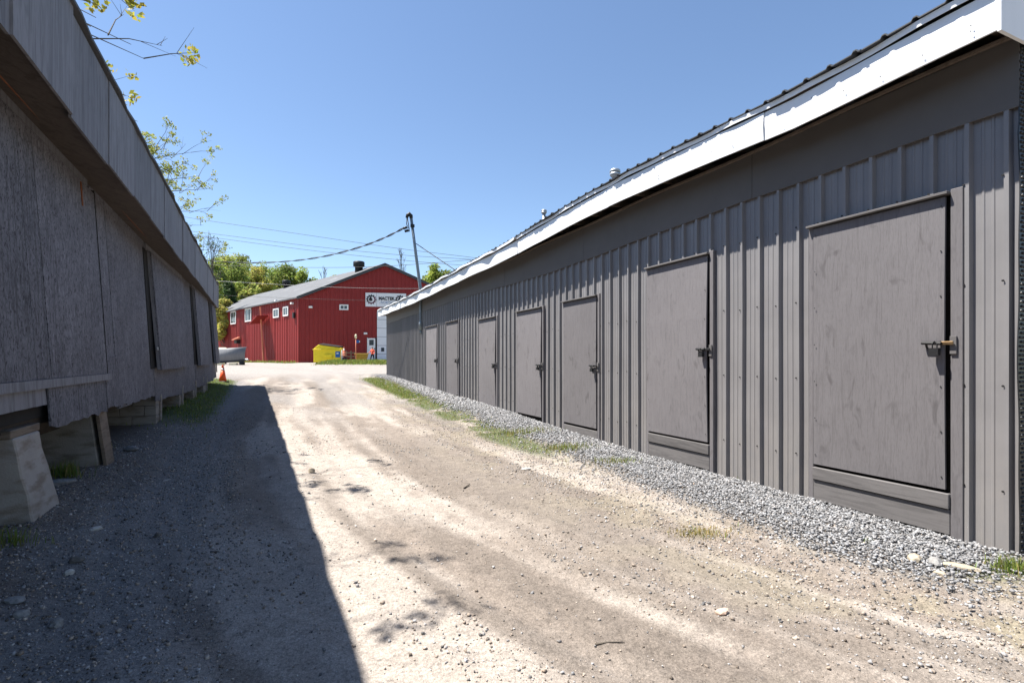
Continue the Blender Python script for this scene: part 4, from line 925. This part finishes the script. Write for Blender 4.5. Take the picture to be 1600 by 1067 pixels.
# figure at the door
def figure(px, Yd, H, label):
    p = at(px, Yd); root = empty('person', p, math.radians(-20)); tag(root, label, 'person'); k = H/1.75
    J = {'pel':(0,0,.95,.13),'chest':(0,0,1.32,.15),'neck':(0,0,1.50,.055),'head':(0,-.02,1.64,.10),'top':(0,0,1.74,.07)}
    for s, n in ((-1,'l'),(1,'r')):
        J['hip'+n]=(s*.10,0,.90,.095); J['kn'+n]=(s*.14,-.10 if s<0 else .04,.50,.065); J['an'+n]=(s*.16,0 if s<0 else .16,.08,.045); J['to'+n]=(s*.17,-.14 if s<0 else .02,.04,.04)
        J['sh'+n]=(s*.19,0,1.40,.065); J['el'+n]=(s*.30,-.02,1.14,.048); J['wr'+n]=(s*.30 if s>0 else -.42,-.20,.98 if s>0 else 1.08,.035); J['ha'+n]=(s*.30 if s>0 else -.50,-.26,.92 if s>0 else 1.04,.038)
    E = [('pel','chest'),('chest','neck'),('neck','head'),('head','top')]
    for n in 'lr': E += [('pel','hip'+n),('hip'+n,'kn'+n),('kn'+n,'an'+n),('an'+n,'to'+n),('chest','sh'+n),('sh'+n,'el'+n),('el'+n,'wr'+n),('wr'+n,'ha'+n)]
    names = list(J); me = bpy.data.meshes.new('body'); me.from_pydata([tuple(c*k for c in J[n][:3]) for n in names], [(names.index(a_), names.index(b_)) for a_, b_ in E], [])
    o = bpy.data.objects.new('body', me); COL.objects.link(o); sk = o.modifiers.new('s','SKIN'); sub = o.modifiers.new('d','SUBSURF'); sub.levels = sub.render_levels = 2
    for i, n in enumerate(names):
        sv = me.skin_vertices[0].data[i]; sv.radius = (J[n][3]*k, J[n][3]*k); sv.use_root = (n == 'pel')
    dg = bpy.context.evaluated_depsgraph_get(); dg.update(); m2 = bpy.data.meshes.new_from_object(o.evaluated_get(dg)); bpy.data.objects.remove(o)
    m2.materials.clear()
    for q in ('dark_cloth','vest_orange','skin','dark_cloth'): m2.materials.append(M[q])
    for f in m2.polygons:
        z = f.center.z/k; f.use_smooth = True
        f.material_index = 0 if z < 0.93 else (1 if z < 1.49 and abs(f.center.x)/k < 0.36 else (2 if z < 1.67 else 3))
    b = bpy.data.objects.new('body', m2); COL.objects.link(b); b.parent = root; return root
fg = figure(582, 45.6, 1.42, 'person in orange top and dark trousers standing outside the white door')

# ------------------------------------------------------------------ service mast, cables, overhead wires
sm = sR(660); q0 = -0.06
def Rw(s, q, z): v = UR*s+NR*(DR+q); return Vector((v.x, v.y, z))
base = Rw(sm, q0, CAMZ+1.15)
MS = empty('service_mast', base); tag(MS, 'leaning metal electrical service mast rising through the charcoal eave', 'mast')
def px3(px, py, Yd): return Vector(((px-800)/F*Yd, Yd, CAMZ+(HOR-py)/F*Yd))
Ym = base.y
mid = px3(657.3, 455, Ym-0.05); top = px3(642.5, 341, Ym-0.25)
m = MB(); m.tube([Vector((0,0,0)), Vector((0,0,0.12)), mid-base, (mid-base)*0.5+(top-base)*0.5, top-base], [0.05,0.055,0.062,0.058,0.055], 10); m.build('pipe', M['mast_pipe'], MS, True)
m = MB(); m.tube([top-base, top-base+Vector((-0.01,0,0.10)), top-base+Vector((-0.06,-0.02,0.16)), top-base+Vector((-0.14,-0.03,0.10)), top-base+Vector((-0.17,-0.03,0.0))], [0.065,0.075,0.08,0.07,0.05], 10); m.build('weatherhead', M['dark_metal'], MS, True)
ins = px3(634, 356, Ym-0.25)-base
m = MB(); m.tube([top-base+Vector((-0.16,-0.03,0.0)), top-base+Vector((-0.17,-0.05,-0.25)), ins+Vector((0.1,0,-0.02)), ins+Vector((-0.05,0,0))], 0.018, 6); m.tube([top-base+Vector((-0.14,-0.05,0.0)), top-base+Vector((-0.08,-0.06,-0.35)), ins+Vector((0.15,0,-0.14)), ins+Vector((-0.02,0,-0.12))], 0.018, 6); m.build('drip_loop', M['cable'], MS, True)
m = MB(); m.tube([ins+Vector((-0.10,0,-0.03)), ins+Vector((0.05,0,0.02))], 0.05, 8); m.tube([ins+Vector((-0.04,0,-0.14)), ins+Vector((0.12,0,-0.10))], 0.05, 8); m.build('splice_connector', M['black_plastic'], MS, True)
m = MB(); c0 = px3(644.5,353,Ym-0.25)-base; m.lathe([(0.085,-0.05),(0.085,0.05)], tuple(c0), 10); m.build('pipe_clamp', M['dark_metal'], MS)
m = MB(); m.lathe([(0.085,0),(0.085,0.30),(0.06,0.36)], (0,0,0.02), 10); m.lathe([(0.045,-0.14),(0.05,0.02)], (0,0,0), 8); m.build('conduit_fitting', M['mast_pipe'], MS, True)
gu0 = px3(650.5, 381, Ym-0.2)-base; gu1 = Rw(sm-2.6, 1.1, FAT+0.22)-base
m = MB(); m.tube([gu0, gu1], 0.016, 6); m.build('guy_wire', M['cable'], MS)
def wire(name, pts, r, label, mat='cable', seg=5, group='overhead wires', sub=14):
    # smooth catenary-like polyline through the points
    P = [Vector(p) for p in pts]; out = []
    for i in range(len(P)-1):
        p0, p1, p2, p3 = P[max(i-1,0)], P[i], P[i+1], P[min(i+2,len(P)-1)]
        for j in range(sub):
            t = j/sub; out.append(0.5*((2*p1)+(p2-p0)*t+(2*p0-5*p1+4*p2-p3)*t*t+(3*p1-p0-3*p2+p3)*t**3))
    out.append(P[-1]); b0 = out[0].copy(); m = MB(); m.tube([q-b0 for q in out], r, seg); o = m.build(name, M[mat], None, True); o.location = b0; tag(o, label, 'cable', group); return o, out
path = [(634,356,20.0),(600,372,21.3),(560,387,23.2),(510,400,26),(460,407.5,29),(410,410.5,32),(360,409.5,35.5),(300,403,40),(200,380,48)]
P3 = [px3(*q) for q in path]; P3[0] = base+ins+Vector((-0.05,0,0))
o, out = wire('service_cable', P3, 0.015, 'thick twisted service cable sagging from the mast across to the left', group=None)
tw = MB(); off = out[0]
for ph in (0, math.pi):
    tw.tube([q-off+Vector((0, 0.03*math.cos(i*0.5+ph), 0.034*math.sin(i*0.5+ph))) for i, q in enumerate(out)], 0.013, 5)
tw.build('twisted_conductor', M['cable'], o, True)
WR = [([(200,324,40),(321.6,344.4,40),(470,366,40),(620,388,40),(745.6,403.4,40),(900,424,40)], 'thin overhead wire, highest of those against the sky'),
      ([(200,350,40),(337,366,40),(480,384,40),(620,398,40),(745,406,40),(900,417,40)], 'thin overhead wire, second from the top against the sky'),
      ([(200,352,40),(346,373,40),(500,393,40),(653,409,40),(760,417,40),(900,427,40)], 'thin overhead wire, third from the top against the sky'),
      ([(200,405,36),(360,415,36),(480,418,36),(600,416,36),(745,405,36),(900,388,36)], 'thin overhead wire sagging just above the red gable peak'),
      ([(200,433,34),(337,439,34),(461,446,34),(560,450,34),(656,451,34),(760,450,34)], 'pale overhead wire crossing in front of the red gable above the sign'),
      ([(200,452,34),(337,461,34),(461,466,34),(573,469.5,34),(680,470,34),(760,469,34)], 'thin overhead wire crossing the red wall at sign height')]
for i, (pp, lab) in enumerate(WR): wire('overhead_wire', [px3(*q) for q in pp], (0.014, 0.014, 0.014, 0.014, 0.010, 0.008)[i], lab, 'cable' if i != 4 else 'wire_grey', sub=6)

# ------------------------------------------------------------------ trees
def leafcloud(name, C, rad, n, size, col, parent, sd=0.25, var=0.3):
    C = np.asarray(C); k = RNG.integers(0, len(C), n); r = np.asarray(rad)[k] if hasattr(rad,'__len__') else np.full(n, rad)
    d = RNG.normal(size=(n,3)); d /= np.linalg.norm(d,axis=1)[:,None]; P = C[k]+d*(r*RNG.random(n)**0.45)[:,None]*np.array([1,1,0.85])
    a = RNG.normal(size=(n,3)); a /= np.linalg.norm(a,axis=1)[:,None]; b = np.cross(a, RNG.normal(size=(n,3))); b /= np.linalg.norm(b,axis=1)[:,None]
    s = size*RNG.uniform(0.6,1.3,n)[:,None]
    V = np.stack([P-a*s*0.5, P+b*s*0.28, P+a*s*0.5, P-b*s*0.28],1).reshape(-1,3)
    cl = RNG.normal(0,sd,len(C))[k]; cc = np.asarray(col)[None]*(1+cl[:,None]+RNG.normal(0,var*0.5,(n,1)))
    cc = np.clip(cc*(1+RNG.normal(0,0.08,(n,3))),0.005,1)
    return np_obj(name, V, np.arange(4*n).reshape(-1,4), M['leaf'], parent, False, np.repeat(cc,4,axis=0))
def tree(name, x, y, H, R, col, label, n=2600, leaf=0.4, crown0=0.35, clumps=26, lean=0.0, group=None, bare=False, conifer=False):
    z = g1(x,y,False); o = empty(name, (x,y,z-0.1)); tag(o, label, 'tree', group); rn = random.Random(int(abs(x*13+y*7)))
    tk = 0.4 if bare else 1.0; m = MB(); top = Vector((lean*H*0.2, 0, H*0.9)); m.tube([Vector((0,0,0)), Vector((0.1,0,H*0.3)), top*0.6+Vector((0.1,0.1,0)), top], [0.02*H*tk, 0.015*H*tk, 0.01*H*tk, 0.003*H*tk], 7)
    C = []; rr = []
    for i in range(clumps):
        f = crown0+(1-crown0)*rn.random()**0.8; a = rn.uniform(0,6.283)
        env = math.sin(math.pi*min(1,(f-crown0)/(1-crown0)*0.8+0.18))**0.7 if not conifer else (1.05-(f-crown0)/(1-crown0))
        d = R*env*rn.uniform(0.35,1.0); p = Vector((math.cos(a)*d, math.sin(a)*d, H*f)); st = Vector((0,0,H*max(0.15, f-0.22))) if not conifer else Vector((0,0,H*f+0.1))
        st = st+Vector((0.1,0,0)); md = st.lerp(p,0.5)+Vector((0,0,H*0.03 if not bare else H*0.05)); m.tube([st, md, p], [0.006*H*tk,0.004*H*tk,0.0015*H*tk], 5, False)
        if bare:
            for q in range(4): m.tube([md.lerp(p,rn.random()), p+Vector((rn.uniform(-1,1),rn.uniform(-1,1),rn.uniform(0.2,1.2)))*R*0.35], [0.0015*H,0.0006*H], 4, False)
        C.append(tuple(p)); rr.append(R*rn.uniform(0.22,0.42)*(0.8 if conifer else 1))
    m.build('trunk', M['bark'], o)
    if n: leafcloud('crown', C, rr, n, leaf, col, o)
    return o
G1, G2, G3, DK, YL = (0.28,0.34,0.07), (0.20,0.26,0.065), (0.34,0.37,0.10), (0.06,0.10,0.035), (0.42,0.40,0.11)
def tpx(px, Yd): return (px-800)/F*Yd
spec = [ # photo column, distance, photo row of the top, radius, colour, clumps, kind word, label
 (336,84,404,4.0,G1,'leaf','fresh green tree just right of the shed roof end'),
 (352,95,397,4.2,G3,'leaf','pale green tree behind the red roof, second from the shed'),
 (368,90,408,3.6,G2,'leaf','mid green tree behind the red roof, third from the shed'),
 (358,74,436,2.3,DK,'con','dark green conifer above the low end of the red roof'),
 (385,100,402,4.2,G2,'leaf','tall green tree behind the red roof, left of the twin crowns'),
 (400,96,414,3.6,YL,'leaf','yellowish green tree behind the middle of the red roof'),
 (392,78,440,2.6,G3,'leaf','low pale green shrub tree just over the red roof slope'),
 (415,104,411,4.0,G1,'leaf','rounded green tree behind the large roof ventilator'),
 (432,100,418,3.2,G2,'leaf','dull green tree right of the large roof ventilator'),
 (447,98,412,4.0,G2,'leaf','broad green tree crown near the middle of the red roof'),
 (466,96,414,4.4,G1,'leaf','bright rounded green tree, last of the row behind the red roof'),
 (352,66,462,1.9,YL,'leaf','small bright yellow-green bush tree at the low eave of the red roof'),
 (527,92,421,3.4,YL,'leaf','yellow-green tree top peeping over the roof near the peak'),
 (375,112,398,4.5,G3,'leaf','pale leafy tree farthest back on the hillside'),
 (683,74,412,3.0,G1,'leaf','round bright green tree right of the leaning mast'),
 (700,78,424,2.6,G2,'leaf','smaller green tree at the right of the mast against the charcoal roof')]
for px, Yd, pt, R, colr, kd, lab in spec:
    x = tpx(px,Yd); zt = CAMZ+(HOR-pt-6)/F*Yd; H = zt-g1(x,Yd); tree('pine_tree' if kd == 'con' else 'deciduous_tree', x, Yd, H, R, colr, lab, n=8000, leaf=0.38, crown0=0.30, clumps=34 if kd == 'leaf' else 44, group='trees behind the red building', conifer=(kd == 'con'))
for px, Yd, pt, R, lab in ((505,88,408,1.6,'bare leafless tree behind the roof left of the peak'),(626,84,388,1.5,'bare leafless tree between the gable peak and the mast'),(330,62,372,3.0,'sparse dark leafless tree at the shed roof end')):
    x = tpx(px,Yd); zt = CAMZ+(HOR-pt)/F*Yd; tree('bare_tree', x, Yd, zt-g1(x,Yd), R, DK, lab, n=0 if px != 330 else 500, leaf=0.2, crown0=0.45, clumps=20, bare=True, group='bare trees')
# trees behind the raised shed with limbs reaching over its roof
def limb_tree(base, H, limbs, label, leafcol):
    z = g1(base[0], base[1]); o = empty('overhanging_tree', (base[0],base[1],z-0.1)); tag(o, label, 'tree'); rn = random.Random(int(base[1]*10)); m = MB()
    b0 = Vector((base[0],base[1],z-0.1)); tr = Vector((0.2,0.1,H)); m.tube([(0,0,0),(0.05,0,H*0.4),tr], [0.17,0.13,0.05], 9)
    PL = []
    for tip, f, leafy, ntw in limbs:
        tip = Vector(tip)-b0; st = Vector((0.05,0,H*f)); md = st.lerp(tip,0.5)+Vector((0,0,0.35)); pts = [st, st.lerp(md,0.55)+Vector((0,0,0.1)), md, md.lerp(tip,0.5)+Vector((0,0,0.12)), tip]
        m.tube(pts, [0.045,0.035,0.024,0.014,0.004], 6, False)
        for q in range(ntw):
            f2 = 0.25+0.75*(q+rn.random())/ntw; a_ = md.lerp(tip,max(0,(f2-0.25)/0.75)); d = (tip-md).normalized()
            e_ = a_+d*rn.uniform(0.2,0.6)+Vector((rn.uniform(-.45,.45),rn.uniform(-.45,.45),rn.uniform(-.2,.65))); mm_ = a_.lerp(e_,0.5)+Vector((rn.uniform(-.06,.06),rn.uniform(-.06,.06),0.05))
            m.tube([a_,mm_,e_],[0.009,0.006,0.002],4,False)
            for w in range(3):
                e2 = e_+Vector((rn.uniform(-.25,.25),rn.uniform(-.25,.25),rn.uniform(-.12,.3))); m.tube([mm_.lerp(e_,rn.random()),e2],[0.004,0.0015],4,False)
                if rn.random() < leafy: PL.append(tuple(e2))
            if rn.random() < leafy: PL.append(tuple(e_))
    m.build('trunk', M['bark'], o)
    if PL: leafcloud('crown', PL, 0.13, len(PL)*20, 0.085, leafcol, o, 0.15)
    return o
tl = lambda px, py, Yd: px3(px, py, Yd)
LC = (0.30,0.32,0.08)
limb_tree((-16.8,18.6), 9.6, [(tl(262,232,19.0),.72,.75,9),(tl(300,238,19.5),.7,.7,9),(tl(312,275,19.8),.62,.8,10),(tl(328,295,20.2),.6,.8,10),(tl(325,330,20.5),.55,.75,10),(tl(318,352,21),.5,.5,9),(tl(335,372,21.5),.5,.25,9),(tl(345,392,22),.45,.2,10),(tl(280,262,19),.66,.7,8),(tl(250,225,18.5),.75,.7,6)], 'tree with fresh leaf sprays reaching past the far half of the shed roof', LC)
limb_tree((-9.2,2.9), 7.2, [(tl(150,28,6.2),.8,.9,5),(tl(142,42,6.2),.78,.9,4),(tl(225,92,7.4),.72,.12,7),(tl(205,70,7.3),.75,0.0,5),(tl(196,150,7.6),.65,0.1,3),((-4.4,4.3,6.7),.85,.9,4),((-4.3,3.4,6.2),.8,.8,3),(tl(215,190,9.0),.6,.6,3)], 'tree with bare twigs and small leaf tufts over the near shed roof', (0.33,0.31,0.05))

# ------------------------------------------------------------------ single stones, sticks, tufts
def gp(px, py):
    """photo point on the ground"""
    Yd = 8.0
    for _ in range(40):
        x = (px-800)/F*Yd; Yd = 0.5*Yd+0.5*(CAMZ-g1(x,Yd))*F/max(1.0,(py-HOR))
    x = (px-800)/F*Yd; return Vector((x, Yd, g1(x,Yd,True)))
BUFF = (0.34,0.29,0.22); GRY = (0.22,0.215,0.21); WHT = (0.40,0.385,0.36); DKS = (0.12,0.11,0.10)
for i, (px, py, r, colr, lab, sq) in enumerate([
 (1430,880,.060,BUFF,'buff rounded stone, left of the three by the building corner',(1,.8,.6)),
 (1462,884,.055,GRY,'grey stone between two buff stones by the building corner',(1,.8,.6)),
 (1500,890,.085,BUFF,'long flat buff stone by the building corner',(1.3,.5,.3)),
 (1470,900,.035,BUFF,'small buff stone in front of the long flat one',(1,.8,.6)),
 (822,735,.055,WHT,'white chip of stone alone on the sunlit lane',(1.2,.6,.45)),
 (487,738,.05,BUFF,'brown cube-like stone at the shadow edge on the lane',(1,.9,.8)),
 (1128,962,.035,(0.45,0.33,0.26),'reddish stone in the wheel track at lower right',(1.2,.8,.6)),
 (108,895,.032,WHT,'round white stone in the shade below the first pier',(1,.9,.8)),
 (88,975,.035,GRY,'pale grey stone in the dark gravel at lower left',(1,.9,.8)),
 (33,961,.04,GRY,'grey stone, left of the pale one in the dark gravel',(1,.9,.7)),
 (22,940,.045,GRY,'larger grey stone at the left edge in the dark gravel',(1.2,.9,.6)),
 (120,877,.05,DKS,'dark stone beside the white one near the first pier',(1,.8,.6)),
 (205,702,.10,GRY,'broad grey stone on the bank beyond the plank pier',(1.3,.8,.5)),
 (88,757,.12,GRY,'flat grey stone beside the first concrete pier',(1.4,.8,.35)),
 (150,827,.045,WHT,'white stone on the bank below the first pier',(1.2,.8,.5)),
 (246,838,.028,DKS,'small dark stone in the middle of the shaded lane',(1,.9,.8)),
 (260,752,.04,WHT,'flat white flake lying on the shaded lane',(1.6,.6,.2))]): rock('stone', gp(px,py), r, colr, lab, sq, 'single stones on the ground', seed=20+i)
def stick(px0, py0, px1, py1, r, label):
    a_, b_ = gp(px0,py0), gp(px1,py1); m = MB(); d = b_-a_; m.tube([Vector((0,0,r)), d*0.4+Vector((0.01,0.01,r*1.3)), d+Vector((0,0,r))], [r,r*0.8,r*0.4], 6); o = m.build('twig', M['bark'], None, True); o.location = a_; tag(o, label, 'twig', 'twigs on the lane')
stick(930,1003,976,999,.006,'thin straight twig lying on the sunlit lane near the bottom'); stick(1512,885,1560,893,.006,'twig lying on the buff stones by the corner'); stick(725,767,734,761,.010,'short dark twig on the sunlit lane')
def tuft(px, py, n, h, rad, label, dry=0.1):
    c = gp(px,py); n_ = n; P = np.array([[c.x+RNG.normal(0,rad), c.y+RNG.normal(0,rad*0.6), 0] for _ in range(n_)]); P[:,2] = gz(P[:,0],P[:,1])-0.005
    o = blades('grass_tuft', P, RNG.uniform(0.4,1.1,n_)*h, RNG.uniform(0.004,0.009,n_), greens(n_,dry), 0.45); tag(o, label, 'grass', 'grass tufts', 'stuff'); return o
tuft(1588,893,330,0.12,0.08,'bright green grass tuft at the near corner of the charcoal building'); tuft(100,745,260,0.22,0.10,'grass tuft between the first two piers'); tuft(15,850,120,0.16,0.10,'grass tuft at the left edge below the first pier'); tuft(165,700,60,0.12,0.08,'small grass tuft at the plank pier foot')
tuft(60,785,50,0.12,0.06,'thin dry grass tuft at the foot of the first pier',0.6); tuft(1095,835,420,0.05,0.13,'straw-coloured grass patch on the stony verge',0.8); tuft(960,722,420,0.09,0.16,'small green grass patch in the stone apron',0.2); tuft(885,700,700,0.11,0.22,'green grass patch beside the stone apron, nearer of two',0.25)
tuft(815,675,700,0.11,0.28,'green grass patch beside the stone apron, farther of two',0.25)
tuft(1360,850,16,0.06,0.02,'tiny green weed in the grey stone apron'); tuft(1155,748,20,0.07,0.02,'tiny yellow-green weed at the siding foot')
